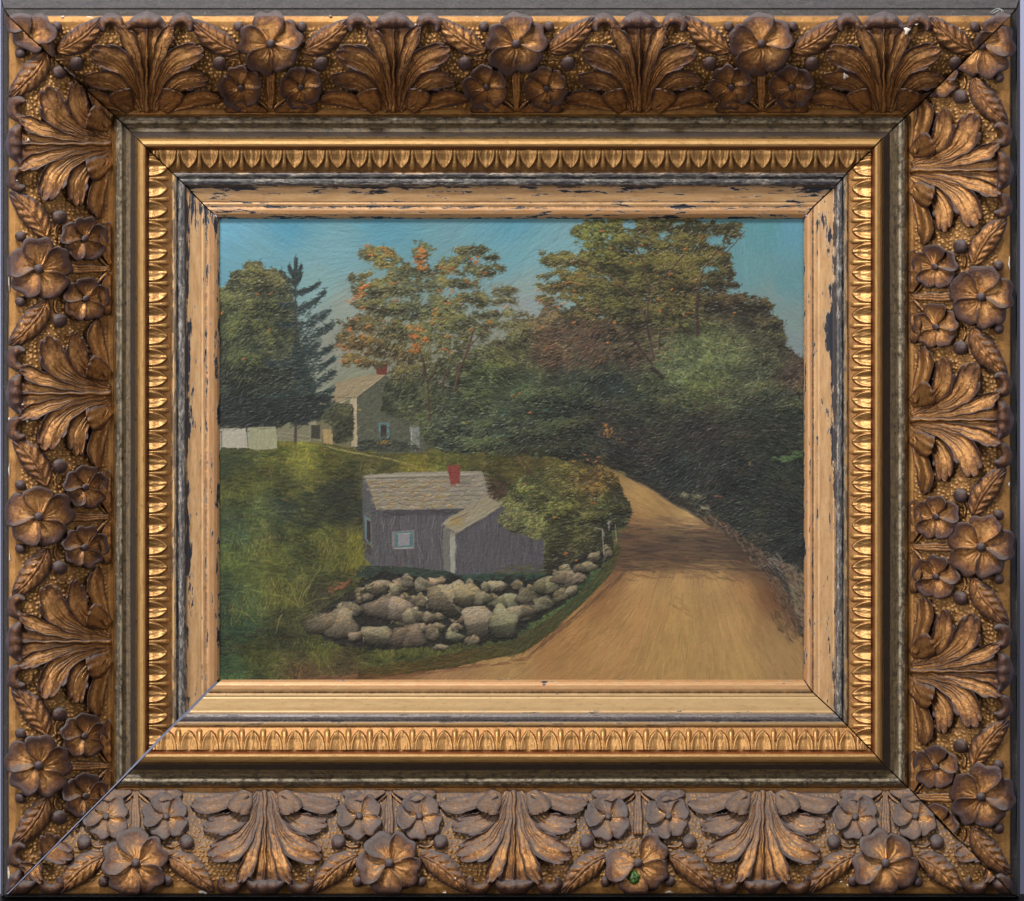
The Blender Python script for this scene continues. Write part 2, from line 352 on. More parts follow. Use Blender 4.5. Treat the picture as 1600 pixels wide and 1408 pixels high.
def eggs(rail):
    lo, hi, axis = {'top': (262, 1336, 0), 'bottom': (262, 1336, 0), 'left': (262, 1148, 0), 'right': (262, 1148, 0)}[rail]
    pitch = 33.2 if rail in ('top', 'bottom') else 32.9
    def f(s, d):
        jit = 0
        ph = (s - lo) / pitch
        k = np.round(ph); x = (ph - k) * pitch                      # egg centred at x = 0
        wob = np.sin(k * 12.9898) * 0.5
        x = x + wob
        t = np.clip((d - 234) / 29.0, 0, 1)                        # 0 at the bead, 1 at the tip
        hw = 12.8 * np.clip(1 - t ** 2.3, 0, 1) ** 0.80
        q = np.abs(x) / np.maximum(hw, 0.3)
        inside = (q < 1) & (t < 1) & (d > 234.5)
        bowl = 5.6 - 4.6 * np.clip(1 - (q / 0.9) ** 2, 0, 1) * np.clip((1 - t) * 2.2, 0, 1) + 1.8 * np.exp(-((x) / 2.0) ** 2) * t ** 2 + 1.0 * np.sin(k * 5.1 + x * 0.5) * np.clip(1 - q, 0, 1)
        egg = np.where(inside, bowl, 0)
        rim = np.where((q < 1.22) & (q >= 1) & (d > 234.5) & (t < 1), 5.6 * np.clip((1.22 - q) / 0.22, 0, 1) ** 0.5, 0)
        xd = np.abs((np.mod(ph + 0.5 + 0.5, 1.0) - 0.5) * pitch + wob)   # dart half-way between eggs
        td = np.clip((d - 234) / 32.0, 0, 1)
        hd = 1.8 + 4.0 * td ** 1.5 * np.clip(1 - td ** 7, 0, 1)
        qd = xd / hd
        dart = np.where((qd < 1) & (d > 234.5), 4.6 * np.sqrt(np.clip(1 - qd ** 2, 0, 1)) * np.clip((1 - td) * 6, 0, 1), 0)
        base = 0.0
        r = np.maximum(np.maximum(egg, rim), dart)
        w = np.clip(np.where(inside, 0.55 + 0.4 * np.exp(-((q - 0.95) / 0.12) ** 2), np.where(dart > 0, 0.8, 0.1)), 0, 1)
        cr = 0.7 * np.sin(x * 1.3 + k) * np.sin(d * 0.4 + k * 2) * (egg > 1)
        return r + cr * 0.35 + base, w
    return f

def stipple(rail):
    cell = 6.9
    r = np.random.default_rng(len(rail) * 13); J = r.random((400, 60, 3))
    def f(s, d):
        u = s / cell; v = d / cell; iu = np.floor(u).astype(int); iv = np.floor(v).astype(int); best = np.zeros_like(s)
        for a in (-1, 0, 1):
            for b in (-1, 0, 1):
                ju = np.clip(iu + a + 4, 0, 399); jv = np.clip(iv + b + 1, 0, 59); j = J[ju, jv]
                dx = (iu + a + 0.5 + (j[..., 0] - .5) * .7 + 0.5 * ((iv + b) % 2)) * cell - s - 0.25 * cell; dy = (iv + b + 0.5 + (j[..., 1] - .5) * .6) * cell - d
                best = np.maximum(best, np.clip(1 - (dx * dx + dy * dy) / (2.0 + j[..., 2] * 0.8) ** 2, 0, 1) ** 0.6)
        zone = np.clip((d - 42) / 4, 0, 1) * np.clip((171 - d) / 4, 0, 1)
        return best * zone * 2.3, best * zone
    return f

def liner_wear(rail):
    def w(s, d):
        v = np.zeros_like(s)
        def blob(s0, d0, rs, rd, a):
            nonlocal v
            v = v + a * np.exp(-((s - s0) / rs) ** 2 - ((d - d0) / rd) ** 2)
        if rail == 'top': v += 0.42; blob(340, 300, 45, 30, .6); blob(1270, 300, 40, 30, .7); blob(580, 296, 30, 8, .5); blob(900, 300, 30, 5, .7); blob(1020, 318, 80, 6, .4)
        if rail == 'left': v += 0.27; blob(560, 294, 50, 6, 1.2); blob(665, 300, 16, 12, 1.0); blob(640, 292, 30, 6, 0.5); blob(330, 310, 25, 26, 1.3); blob(885, 297, 45, 7, 1.0); blob(400, 292, 60, 6, .7); blob(780, 292, 90, 5, .5)
        if rail == 'right': v += 0.27; blob(520, 295, 34, 12, 1.9); blob(620, 293, 140, 5, 1.0); blob(450, 296, 50, 6, .6); blob(345, 305, 30, 22, .8)
        if rail == 'bottom': v -= 0.25; blob(850, 336, 5, 5, 1.6)
        return v
    return w

BAND = {}
for rail, seed in (('top', 3), ('bottom', 23), ('left', 43), ('right', 63)):
    where = {'top': 'top', 'bottom': 'bottom', 'left': 'left', 'right': 'right'}[rail]
    # wooden core under the mouldings, with closed mitre ends
    dk = np.array([1.5, 14, 40, 100, 150, 176, 182, 200, 222, 240, 266, 280, 292, 316, 336])
    hk = prof(dk) - 5.0; hk[0] = 45
    dd = np.concatenate([dk, [336, 1.5]]); hh = np.concatenate([hk, [1, 1]])
    vs = []
    for e in (0, 1):
        g = GAP[(rail, e)] + 0.8 if (rail, e) in (('bottom', 0), ('left', 1)) else 0.15
        s = across(ENDS[rail][e], dd) + (g if e == 0 else -g)
        vs.append(place(rail, s, dd, hh))
    m = len(dd)
    me = bpy.data.meshes.new('backing_rail'); fl = [[i, (i + 1) % m, m + (i + 1) % m, m + i] for i in range(m)] + [list(range(m))[::-1], list(range(m, 2 * m))]
    me.from_pydata([tuple(map(float, p)) for p in np.concatenate(vs)], [], fl); me.materials.append(M_WOOD)
    o = bpy.data.objects.new('backing_rail', me); COL.objects.link(o); o.parent = frame
    bm = bmesh.new(); bm.from_mesh(me); bmesh.ops.recalc_face_normals(bm, faces=bm.faces); bm.to_mesh(me); bm.free()
    strip('outer_moulding', rail, 0.0, 24.4, M_OUT, frame, 0.8, 3, seed=seed, wav=0.6)
    BAND[rail] = strip('carved_band', rail, 24.2, 178.6, M_GROUND, frame, 1.15, 1.25, relief=stipple(rail), seed=seed + 1, wav=0.6)
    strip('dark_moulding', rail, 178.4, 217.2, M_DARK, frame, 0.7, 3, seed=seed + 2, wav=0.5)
    strip('gold_bead', rail, 217.0, 232.8, M_BEAD, frame, 0.7, 3, seed=seed + 3)
    strip('egg_moulding', rail, 232.6, 269.2, M_EGG, frame, 0.8, 0.9, relief=eggs(rail), seed=seed + 4, wav=0.25)
    strip('inner_liner', rail, 269.0, 343.0, M_LINER_SIDE if rail in ('left', 'right') else M_LINER, frame, 0.7, 3, seed=seed + 5, wearfn=liner_wear(rail))

# ------------------------------------------------------------------ cast ornament
class Orn:
    """collects lobes in (s, d, height above the band) and links them as one mesh"""
    def __init__(self): self.v = []; self.f = []; self.w = []; self.n = 0
    def grid(self, s, d, h, w):
        n, m = s.shape
        self.v.append(np.stack([s.ravel(), d.ravel(), h.ravel()], 1)); self.w.append(w.ravel())
        self.f.append(grid_faces(n, m, self.n)); self.n += n * m
    def lobe(self, path, width, hfun, nt=26, nv=19, teeth=0.0, tn=5, tiproll=1.0, base=0.0, endcap=0.22, skirt=7.0, seed=0, fan=0.0, dark=0.0):
        """path: control points (s, d); width: half widths along it; hfun(t, v) height"""
        path = np.array(path, float); k = len(path)
        t = np.linspace(0, 1, nt)
        def cr(c):
            x = t * (k - 1); i = np.clip(x.astype(int), 0, k - 2); f = x - i
            p0 = c[np.maximum(i - 1, 0)]; p1 = c[i]; p2 = c[i + 1]; p3 = c[np.minimum(i + 2, k - 1)]
            return 0.5 * ((2 * p1) + (-p0 + p2) * f + (2 * p0 - 5 * p1 + 4 * p2 - p3) * f ** 2 + (-p0 + 3 * p1 - 3 * p2 + p3) * f ** 3)
        cs, cd = cr(path[:, 0]), cr(path[:, 1])
        ts, td = np.gradient(cs), np.gradient(cd); L = np.hypot(ts, td) + 1e-6; ns, nd = -td / L, ts / L
        w = np.interp(t, np.linspace(0, 1, len(width)), width)
        w = w * np.sqrt(np.clip(1 - np.clip((t - (1 - endcap)) / endcap, 0, 1) ** 2 * 0.985, 0.0, 1))
        if teeth:
            w = w * (1 - teeth * (t > 0.45) * (np.mod(t * tn + seed * 0.37, 1.0)) ** 2)
        v = np.concatenate([[-1.06, -1.03], np.linspace(-1, 1, nv), [1.03, 1.06]])
        T, V = np.meshgrid(t, v, indexing='ij')
        Vc = np.clip(V, -1, 1)
        if fan:
            te = 1 - 0.20 * np.abs(V) ** 2.4 - fan * (1 - np.abs(np.cos(V * math.pi * 1.72 + seed * 0.4)) ** 0.55)
            te = te + 0.03 * np.sin(V * 3.1 + seed)
            TT = T * te
            S_ = lambda arr: np.interp(TT.ravel(), t, arr).reshape(TT.shape)
            s = S_(cs) + S_(ns) * S_(w) * V; d = S_(cd) + S_(nd) * S_(w) * V
        else:
            s = cs[:, None] + ns[:, None] * w[:, None] * V; d = cd[:, None] + nd[:, None] * w[:, None] * V
        h = hfun(T, Vc) + base
        h[:, 1] -= 1.3; h[:, -2] -= 1.3
        h[:, 0] = -skirt; h[:, -1] = -skirt
        h[0, :] = np.minimum(h[0, :], 1.0)
        h[-1, :] = -skirt
        edge = np.clip((np.abs(Vc) - 0.55) / 0.45, 0, 1) ** 2
        tip = np.clip((T - 0.72) / 0.28, 0, 1) ** 1.5
        self.grid(s, d, h, np.clip(0.12 + dark + 0.6 * edge + 0.6 * tip, 0, 1.2))
    def petal(self, cs, cd, ang, R, spread, h0, lift, tilt, seed, nt=15, nv=19):
        r = np.random.default_rng(seed)
        t = np.concatenate([np.linspace(0.04, 1, nt), [1.02, 1.035]]); v = np.concatenate([[-1.05], np.linspace(-1, 1, nv), [1.05]])
        T, V = np.meshgrid(t, v, indexing='ij'); Vc = np.clip(V, -1, 1); Tc = np.clip(T, 0, 1)
        rm = R * (0.66 + 0.34 * np.sqrt(np.clip(1 - np.abs(Vc) ** 3.0, 0, 1))) * (1 - 0.05 * np.exp(-((Vc - r.uniform(-.2, .2)) / 0.22) ** 2))
        rm = rm * (1 + 0.035 * np.sin(Vc * 7 + r.uniform(0, 6)))
        a = ang + V * spread * (0.55 + 0.45 * np.sin(np.pi * np.clip(Tc, 0, 1) * 0.75)) + 0.16 * Tc
        s = cs + np.cos(a) * rm * T; d = cd + np.sin(a) * rm * T
        cup = r.uniform(-0.5, 1.0)
        h = h0 + lift * (np.sin(Tc * 2.0) - 0.30 * Tc ** 5) * (0.9 + 0.15 * cup) + tilt * Vc * Tc ** 0.7 - (2.6 + 2.4 * cup) * (1 - Vc ** 2) * np.sin(np.pi * Tc ** 1.3) ** 1.2
        h += -2.6 * (np.exp(-((Vc - .25 - .1 * Tc) / .07) ** 2) + np.exp(-((Vc + .1) / .07) ** 2) + np.exp(-((Vc + .45 + .1 * Tc) / .07) ** 2)) * np.exp(-((Tc - 0.3) / 0.22) ** 2) * lift / 7
        h += 0.8 * np.sin(Vc * 9 + r.uniform(0, 6)) * Tc * (1 - Tc) * 2
        h += 2.2 * np.exp(-((Vc - 0.90) / 0.13) ** 2) * Tc + 1.2 * np.exp(-((Tc - 0.94) / 0.07) ** 2)
        h[-2, :] -= 1.0; h[-1, :] = -6
        h[:, 0] = np.minimum(h[:, 0], h0 - 6); h[:, -1] = -4 + 0 * h[:, -1]
        w = -0.05 + 0.95 * Tc ** 2.2 + 0.30 * np.clip((np.abs(Vc) - 0.7) / 0.3, 0, 1)
        self.grid(s, d, h, np.clip(w + r.uniform(-.12, .12), 0, 1))
    def ball(self, s, d, r, h, flat=1.0, wear=0.55):
        n, m = 10, 20
        ph = np.linspace(0.02, math.pi / 2 + 0.5, n); th = np.linspace(0, 2 * math.pi, m)
        A, B = np.meshgrid(ph, th, indexing='ij')
        rr = r * np.sin(A)
        self.grid(s + rr * np.cos(B), d + rr * np.sin(B), h + r * flat * np.cos(A), np.full(A.shape, wear + 0.35))
    def tube(self, pts, rad, h, wear=0.3, nt=14):
        pts = np.array(pts, float)
        self.lobe(pts, rad if hasattr(rad, '__len__') else [rad, rad], lambda T, V: h * np.sqrt(np.clip(1 - V ** 2 * 0.97, 0, 1)), nt=nt, nv=9, endcap=0.12)
    def build(self, name, rail, s0, parent, mirror=1, mat=None, rot=0.0, jitter=0.0):
        v = np.concatenate(self.v); f = np.concatenate(self.f); w = np.concatenate(self.w)
        s = s0 + v[:, 0] * mirror; d = v[:, 1].copy(); h = v[:, 2]
        s = s + jitter * np.sin(d * 0.21 + s0) ; h = h + jitter * 0.5 * np.sin(s * 0.17 + d * 0.13)
        lo = across(ENDS[rail][0], np.clip(d, 0, 343)); hi = across(ENDS[rail][1], np.clip(d, 0, 343))
        if np.all(s < lo) or np.all(s > hi): return None
        hh = prof(d) + h
        co = place(rail, s, d, hh)
        flip = (rail in ('top', 'right')) != (mirror < 0)
        o = mesh_obj(name, co, f[:, ::-1] if flip else f, mat or M_ORN, parent, True, None, {'wear': w})
        # cut at the mitre
        if np.any(s < lo + 1.5) or np.any(s > hi - 1.5):
            bm = bmesh.new(); bm.from_mesh(o.data)
            for e in (0, 1):
                g = GAP[(rail, e)]
                dA, dB = 24.0, 178.0
                A = [across(ENDS[rail][e], dA), across(ENDS[rail][e], dB)]
                sg = g if e == 0 else -g
                pa = place(rail, np.array(A[0] + sg), np.array(dA), np.array(0.0)); pb = place(rail, np.array(A[1] + sg), np.array(dB), np.array(0.0))
                dirv = Vector(pb - pa).normalized(); nrm = Vector((dirv.z, 0, -dirv.x))
                mid = place(rail, np.array(800.0 if rail in ('top', 'bottom') else 704.0), np.array(24.0), np.array(0.0))
                # normal must point away from the rail's middle
                if nrm.dot(Vector(mid) - Vector(pa)) > 0: nrm = -nrm
                bmesh.ops.bisect_plane(bm, geom=bm.verts[:] + bm.edges[:] + bm.faces[:], plane_co=Vector(pa), plane_no=nrm, clear_outer=True)
            bm.to_mesh(o.data); empty = len(bm.verts) == 0; bm.free()
            if empty:
                bpy.data.objects.remove(o); return None
        return o

def flute(n, a, b, rise=1.0, dome=2.5, roll=3.0, tipdrop=4.0):
    """ribbed leaf surface: n flutes across, rising outwards and rolling over at the tip"""
    def f(T, V):
        g = 0
        for j in range(n):
            c = (-0.50 + 1.0 * (j + 0.5) / n) if n > 1 else 0.12
            e = np.clip(T * 5, 0, 1) * np.clip((0.80 - 0.1 * (j % 2) - T) * 5, 0, 1)
            g = g + np.exp(-((V - c * (0.8 + 0.2 * T)) / 0.055) ** 2) * e
        fold = np.cos((V - 0.15) * math.pi * 1.25) * np.clip(T * 3, 0, 1)
        rim = np.exp(-((np.abs(V) - 0.93) / 0.09) ** 2)
        return a + (b - a) * T ** rise + 1.5 * fold * (1 - 0.3 * T) - 3.2 * g - 1.8 * (1 - V ** 2) * T + 2.3 * rim * np.clip(T * 2, 0, 1) + 1.6 * V * T + 2.2 * np.exp(-((T - 0.96) / 0.04) ** 2)
    return f

def flower(big, seed, broken=False):
    r = np.random.default_rng(seed); o = Orn()
    R = 50 if big else 35; h0 = 13 if big else 10; lift = 7.0 if big else 6.0
    a0 = r.uniform(-0.12, 0.12) + (math.pi / 2 + 0.15)
    for k in range(5):
        if broken and k == 0: continue
        o.petal(0, 0, a0 + k * 2 * math.pi / 5, R * r.uniform(0.94, 1.06), 0.80, h0, lift, 6.5 if big else 4.4, seed * 10 + k)
    o.ball(0, 0, 7.5 if big else 5.6, h0 + (4.5 if big else 3.5), 1.0, 0.75)
    return o

def leaf_shape(seed):
    """from (0,0) towards the tip at (-72,-53): the left leaf of a big flower"""
    o = Orn(); r = np.random.default_rng(seed)
    def h(T, V):
        vein = 0.5 + 0.5 * np.cos(2 * math.pi * (T * 6.5 - np.abs(V) * 1.15))
        mid = np.exp(-(V / 0.07) ** 2)
        return 6 + 5.5 * (1 - np.abs(V) ** 1.8) * np.sin(np.pi * np.clip(T * 0.9 + 0.05, 0, 1)) + 2.4 * vein * (1 - mid) * np.clip(np.abs(V) * 4, 0, 1) * (1 - np.abs(V) ** 6) + 2.2 * mid - 2.0 * np.exp(-((np.abs(V) - 0.14) / 0.06) ** 2) + 2.5 * T ** 3
    o.lobe([(0, 0), (-26, -12), (-52, -32), (-74, -54)], [3, 14, 19, 18, 12, 2], h, nt=60, nv=27, endcap=0.08, teeth=0.06, tn=14, seed=seed, dark=0.16)
    return o

def acanthus(seed):
    o = Orn(); r = np.random.default_rng(seed)
    for m in (-1, 1):
        M = lambda pts: [(m * a, b) for a, b in pts]
        # lowest flat leaf along the inner edge
        o.lobe(M([(26, 172), (60, 160), (90, 153), (118, 158)]), [4, 11, 13, 9], lambda T, V, m=m: 9 + 7 * T * (1 - T) * 2 - 5 * V * m + 1.2 * np.cos(V * 6), nt=40, nv=31, teeth=0.08, tn=4, endcap=0.02, seed=seed, fan=0.08)
        # lower frond
        o.lobe(M([(8, 174), (30, 146), (58, 127), (98, 125)]), [4, 8, 13, 17, 18], flute(2, 4, 13, 0.8), nt=44, nv=41, teeth=0.08, tn=4, endcap=0.02, seed=1, fan=0.10)
        # main side frond
        o.lobe(M([(6, 174), (20, 128), (45, 96), (90, 79)]), [4, 8, 14, 22, 25], flute(3, 5, 18, 0.9, 3), nt=56, nv=49, teeth=0.08, tn=4, endcap=0.02, seed=2, fan=0.09)
        # hook curls beside the cap
        o.lobe(M([(38, 46), (45, 33), (58, 29), (68, 38), (66, 50)]), [5, 8, 9, 8, 5], lambda T, V: 5 + 11 * np.sqrt(np.clip(1 - V ** 2 * 0.9, 0, 1)), nt=26, nv=13, endcap=0.25, dark=0.45)
        # inner tall frond
        o.lobe(M([(4, 174), (11, 120), (24, 72), (41, 38)]), [4, 5.5, 9, 12.5, 12], flute(1, 6, 19, 0.9, 2.5), nt=46, nv=33, teeth=0.08, tn=4, endcap=0.02, seed=3, fan=0.07)
        # central fan
        o.lobe(M([(1, 176), (4, 120), (9, 75), (15, 40)]), [3.5, 5, 8, 14], flute(1, 6, 11, 0.9, 1.5, 2.0, 0), nt=40, nv=25, endcap=0.1)
    # mid rib
    o.lobe([(0, 177), (0, 120), (0, 42)], [4, 2.2, 1.6], lambda T, V: 10 + 5 * T + 4 * (1 - V ** 2), nt=24, nv=9, endcap=0.05)
    # rolled cap at the outer end
    def cap(T, V):
        return 8 + 15 * np.sqrt(np.clip(1 - (V * 0.97) ** 2, 0, 1)) * (0.55 + 0.45 * np.sin(np.pi * T)) + 1.2 * np.cos(T * 26)
    o.lobe([(-31, 44), (-17, 35), (0, 32), (17, 35), (31, 44)], [3, 10, 14, 10, 3], cap, nt=34, nv=17, endcap=0.1, dark=0.5)
    return o

def overcurl(m):
    """the small leaf end folded forward at the foot of the acanthus"""
    o = Orn()
    def h(T, V):
        lip = np.exp(-((T - 0.88) / 0.16) ** 2)
        return 4 + 24 * np.sin(np.clip(T, 0, 1) * 1.45) * (1 - 0.35 * V ** 2) + 2.5 * lip * (1 + 0.5 * np.cos(V * 8)) + 1.2 * np.cos(V * 9) * T
    o.lobe([(m * 26, 175), (m * 33, 162), (m * 40, 151), (m * 44, 141)], [7, 15, 19, 20], h, nt=24, nv=21, endcap=0.25, teeth=0.12, tn=5)
    return o

def stem():
    o = Orn()
    for x in (-4, 0, 4): o.lobe([(x * 0.4, 174), (x, 140), (x * 1.1, 108)], [2, 3, 3.4], lambda T, V: 4 + 4.5 * np.sqrt(np.clip(1 - V ** 2 * .95, 0, 1)), nt=16, nv=9, endcap=0.05)
    for m in (-1, 1):
        o.lobe([(m * 1, 174), (m * 12, 164), (m * 26, 153)], [2, 3, 1], lambda T, V: 3 + 3 * np.sqrt(np.clip(1 - V ** 2 * .95, 0, 1)), nt=14, nv=9)
    return o

def foot_leaf(m):
    o = Orn()
    o.lobe([(m * 6, 175), (m * 26, 169), (m * 50, 168), (m * 74, 173)], [2, 6, 9, 8, 5], lambda T, V: 6 + 6 * np.sin(np.pi * T) - 3.5 * V * m + 1.2 * np.cos(T * 22), nt=30, nv=13, teeth=0.2, tn=6)
    return o

def berry(x, d, r, stem_pts=None):
    o = Orn(); o.ball(x, d, r, r * 0.55)
    if stem_pts: o.tube(stem_pts, [2.6, 2.2, 2.0], 5)
    return o

AX = {'top': ([-154, 229, 615, 999, 1381], [40, 423, 807, 1190, 1574]),
      'bottom': ([25, 414, 803, 1192, 1581], [212, 608, 997, 1384]),
      'left': ([225, 615, 1003, 1391], [32, 420, 808, 1197]),
      'right': ([266, 656, 1049, 1441], [72, 464, 855, 1246])}
def put(o, name, rail, s0, off=(0, 0), rot=0.0, mirror=1, sc=1.0, jit=0.5, mat=None):
    for i in range(len(o.v)):
        v = o.v[i].copy(); x = v[:, 0] * sc; y = v[:, 1] * sc
        c, s_ = math.cos(rot), math.sin(rot)
        v[:, 0] = (c * x - s_ * y) * 1.0; v[:, 1] = s_ * x + c * y
        v[:, 0] = v[:, 0] * mirror + off[0]; v[:, 1] += off[1]; o.v[i] = v
    if mirror < 0:
        o.f = [f[:, ::-1] for f in o.f]
    return o.build(name, rail, s0, BAND[rail], 1, mat, jitter=jit)

seed = 100
for rail in ('top', 'bottom', 'left', 'right'):
    acs, fls = AX[rail]
    for a in acs:
        seed += 1
        acanthus(seed).build('acanthus_leaf', rail, a, BAND[rail], 1, jitter=0.8)
        for m in (-1, 1): put(overcurl(m), 'curled_leaf_tip', rail, a)
    for a in fls:
        seed += 1
        broken = (rail == 'bottom' and a == 997)
        put(stem(), 'flower_stem', rail, a)
        for m in (-1, 1):
            r = random.uniform(-1, 1)
            put(foot_leaf(m), 'foot_leaf', rail, a)
            put(leaf_shape(seed), 'leaf', rail, a, (m * 48, 81), rot=random.uniform(-0.05, 0.05), mirror=-m)
            put(berry(0, 0, 8.5), 'berry', rail, a, (m * 50 + r, 42))
            put(berry(0, 0, 11.5, [(-m * 34, -5), (-m * 20, -7), (-m * 8, -1)]), 'berry', rail, a, (m * 80 + r, 100))
            put(berry(0, 0, 6), 'berry', rail, a, (m * 46, 160))
            put(flower(False, seed * 3 + m), 'small_flower', rail, a, (m * 47, 138 + r), rot=random.uniform(-.2, .2))
        f = put(flower(True, seed, broken), 'flower', rail, a, (0, 69), rot=random.uniform(-.25, .25))
        if broken and f:
            f['label'] = 'flower with a broken petal and a lump of green paint'

# leaf mirror fix is built into put(): left leaf shape points to -s; mirror flips it for the right side
# green lump on the damaged flower
o = Orn(); o.ball(0, 0, 11, 12, 0.9); o.ball(8, 4, 7, 10, 0.8); o.ball(-7, 5, 8, 8, 0.8)
for i in range(len(o.v)):
    o.v[i][:, :2] += RNG.normal(0, 0.6, o.v[i][:, :2].shape); o.v[i][:, 2] += RNG.normal(0, 1.0, len(o.v[i]))
put(o, 'paint_lump', 'bottom', 992, (0, 48), mat=M_GREEN)

# gesso chips at the broken mitre corners
def chip(rail, s, d, ls, ld, rot=0.0, h=1.2):
    o = Orn(); n, m = 7, 14
    A, B = np.meshgrid(np.linspace(0, 1, n), np.linspace(0, 2 * math.pi, m), indexing='ij')
    k = 1 + 0.35 * np.sin(B * 3 + s) + 0.2 * np.sin(B * 5 + d); x = A * np.cos(B) * ls * k; y = A * np.sin(B) * ld * k
    c, s_ = math.cos(rot), math.sin(rot)
    o.grid(x * c - y * s_, d + x * s_ + y * c, h + 1.5 * (1 - A ** 2) - 4.5 * (A > 0.99), np.zeros(A.shape))
    o.build('gesso_chip', rail, s, BAND[rail], 1, M_CHIP)
chip('bottom', 42, 43, 13, 4, 0.75, 3); chip('left', 1378, 36, 12, 4, 0.9, 2); chip('bottom', 319, 27, 8, 3.5, 0, 3)
chip('bottom', 1413, 174, 14, 4, 0.1, 2); chip('left', 1372, 24, 22, 1.6, 0, 2); chip('top', 1417, 48, 4.5, 6, 0.3, 23)
chip('top', 1321, 119, 4, 4.5, 0, 18); chip('top', 98, 26, 3, 1.6, 0, 2); chip('top', 34, 27, 7, 1.2, -.5, 2); chip('right', 1386, 27, 9, 1.6, 0, 2)
chip('right', 412, 26, 11, 1.3, 0, 2); chip('right', 640, 26, 6, 1.3, 0, 2); chip('left', 735, 25, 10, 1.2, 0, 2); chip('left', 440, 25, 14, 1.2, 0, 2)
chip('bottom', 985, 27, 6, 1.8, 0, 2); chip('bottom', 1046, 27, 7, 1.6, 0, 2); chip('bottom', 745, 27, 8, 1.4, 0, 2); chip('top', 1430, 26, 6, 1.4, 0, 2)

rc = random.Random(5)
for q in range(30):
    rl = rc.choice(['top', 'bottom', 'left', 'right']); span = 1500 if rl in ('top', 'bottom') else 1320
    if rc.random() < .6: chip(rl, rc.uniform(60, span), rc.uniform(24.8, 26.5), rc.uniform(2, 8), rc.uniform(.8, 1.5), 0, 2)
    else: chip(rl, rc.uniform(90, span - 40), rc.uniform(34, 60), rc.uniform(1.2, 2.6), rc.uniform(1, 2.2), rc.uniform(0, 3), rc.uniform(10, 18))
# a wisp of lint caught on the upper right corner
def wire(name, pts, r, mat, parent):
    cu = bpy.data.curves.new(name, 'CURVE'); cu.dimensions = '3D'; cu.bevel_depth = r; cu.bevel_resolution = 1
    sp = cu.splines.new('NURBS'); sp.points.add(len(pts) - 1); sp.use_endpoint_u = True
    for p, q in zip(sp.points, pts): p.co = (*map(float, P(np.array(q[0]), np.array(q[1]), np.array(q[2]))), 1)
    cu.materials.append(mat); o = bpy.data.objects.new(name, cu); COL.objects.link(o)
    dg = bpy.context.evaluated_depsgraph_get(); me = bpy.data.meshes.new_from_object(o.evaluated_get(dg))
    bpy.data.objects.remove(o); o = bpy.data.objects.new(name, me); COL.objects.link(o); o.parent = parent
    return o
lint = bpy.data.objects.new('lint', None); COL.objects.link(lint); lint.location = tuple(map(float, P(np.array(1560.), np.array(16.), np.array(106.))))
tag(lint, 'wisp of pale lint caught on the upper right corner of the frame', 'lint')
bpy.context.view_layer.update()
for pts in ([(1548, 20, 104), (1553, 14, 108), (1562, 12, 110), (1567, 16, 112), (1564, 28, 110)], [(1551, 21, 104), (1558, 17, 107), (1565, 11, 112), (1568, 18, 110)]):
    o = wire('fibre', pts, 0.00014, M_LINT, lint); o.matrix_parent_inverse = lint.matrix_world.inverted()

# ------------------------------------------------------------------ the painting
KP = 1.2
X0, Y0, X1, Y1 = 339.0, 338.0, 1260.0, 1066.0
PW, PH = int((X1 - X0) * KP), int((Y1 - Y0) * KP)
C = np.zeros((PH, PW, 3)); HT = np.zeros((PH, PW))
gx = X0 + (np.arange(PW) + 0.5) / KP; gy = Y0 + (np.arange(PH) + 0.5) / KP
GX, GY = np.meshgrid(gx, gy)
BR = RNG.random((64, 256)); BR = (BR + np.roll(BR, 1, 1)) / 2

def guide(anchors, power=3.0, step=12):
    a = np.array(anchors, float)
    xs = np.arange(X0, X1 + step, step); ys = np.arange(Y0, Y1 + step, step)
    QX, QY = np.meshgrid(xs, ys)
    d = np.sqrt((QX[..., None] - a[:, 0]) ** 2 + (QY[..., None] - a[:, 1]) ** 2) + 4
    w = d ** -power; w /= w.sum(-1, keepdims=True)
    col = w @ a[:, 2:5]
    yi = np.clip((GY[:, 0] - Y0) / step, 0, len(ys) - 1.001); xi = np.clip((GX[0] - X0) / step, 0, len(xs) - 1.001)
    y0 = yi.astype(int); x0 = xi.astype(int); fy = (yi - y0)[:, None, None]; fx = (xi - x0)[None, :, None]
    return (col[y0][:, x0] * (1 - fx) + col[y0][:, x0 + 1] * fx) * (1 - fy) + (col[y0 + 1][:, x0] * (1 - fx) + col[y0 + 1][:, x0 + 1] * fx) * fy

WX = (fbm(PH, PW, 26, 501, 4) - 0.5); WY = (fbm(PH, PW, 26, 601, 4) - 0.5)
def poly(pts, warp=0.0, soft=1):
    pts = np.array(pts, float)
    x = GX + WX * warp; y = GY + WY * warp
    x0, x1 = pts[:, 0].min() - warp, pts[:, 0].max() + warp; y0, y1 = pts[:, 1].min() - warp, pts[:, 1].max() + warp
    j0, j1 = int(max(0, (x0 - X0) * KP)), int(min(PW, (x1 - X0) * KP + 2)); i0, i1 = int(max(0, (y0 - Y0) * KP)), int(min(PH, (y1 - Y0) * KP + 2))
    m = np.zeros((PH, PW), bool)
    if j1 <= j0 or i1 <= i0: return m
    xx = x[i0:i1, j0:j1]; yy = y[i0:i1, j0:j1]; c = np.zeros(xx.shape, bool)
    for k in range(len(pts)):
        (ax, ay), (bx, by) = pts[k], pts[(k + 1) % len(pts)]
        if ay == by: continue
        c ^= ((yy >= min(ay, by)) & (yy < max(ay, by)) & (xx < (bx - ax) * (yy - ay) / (by - ay) + ax))
    m[i0:i1, j0:j1] = c
    return m

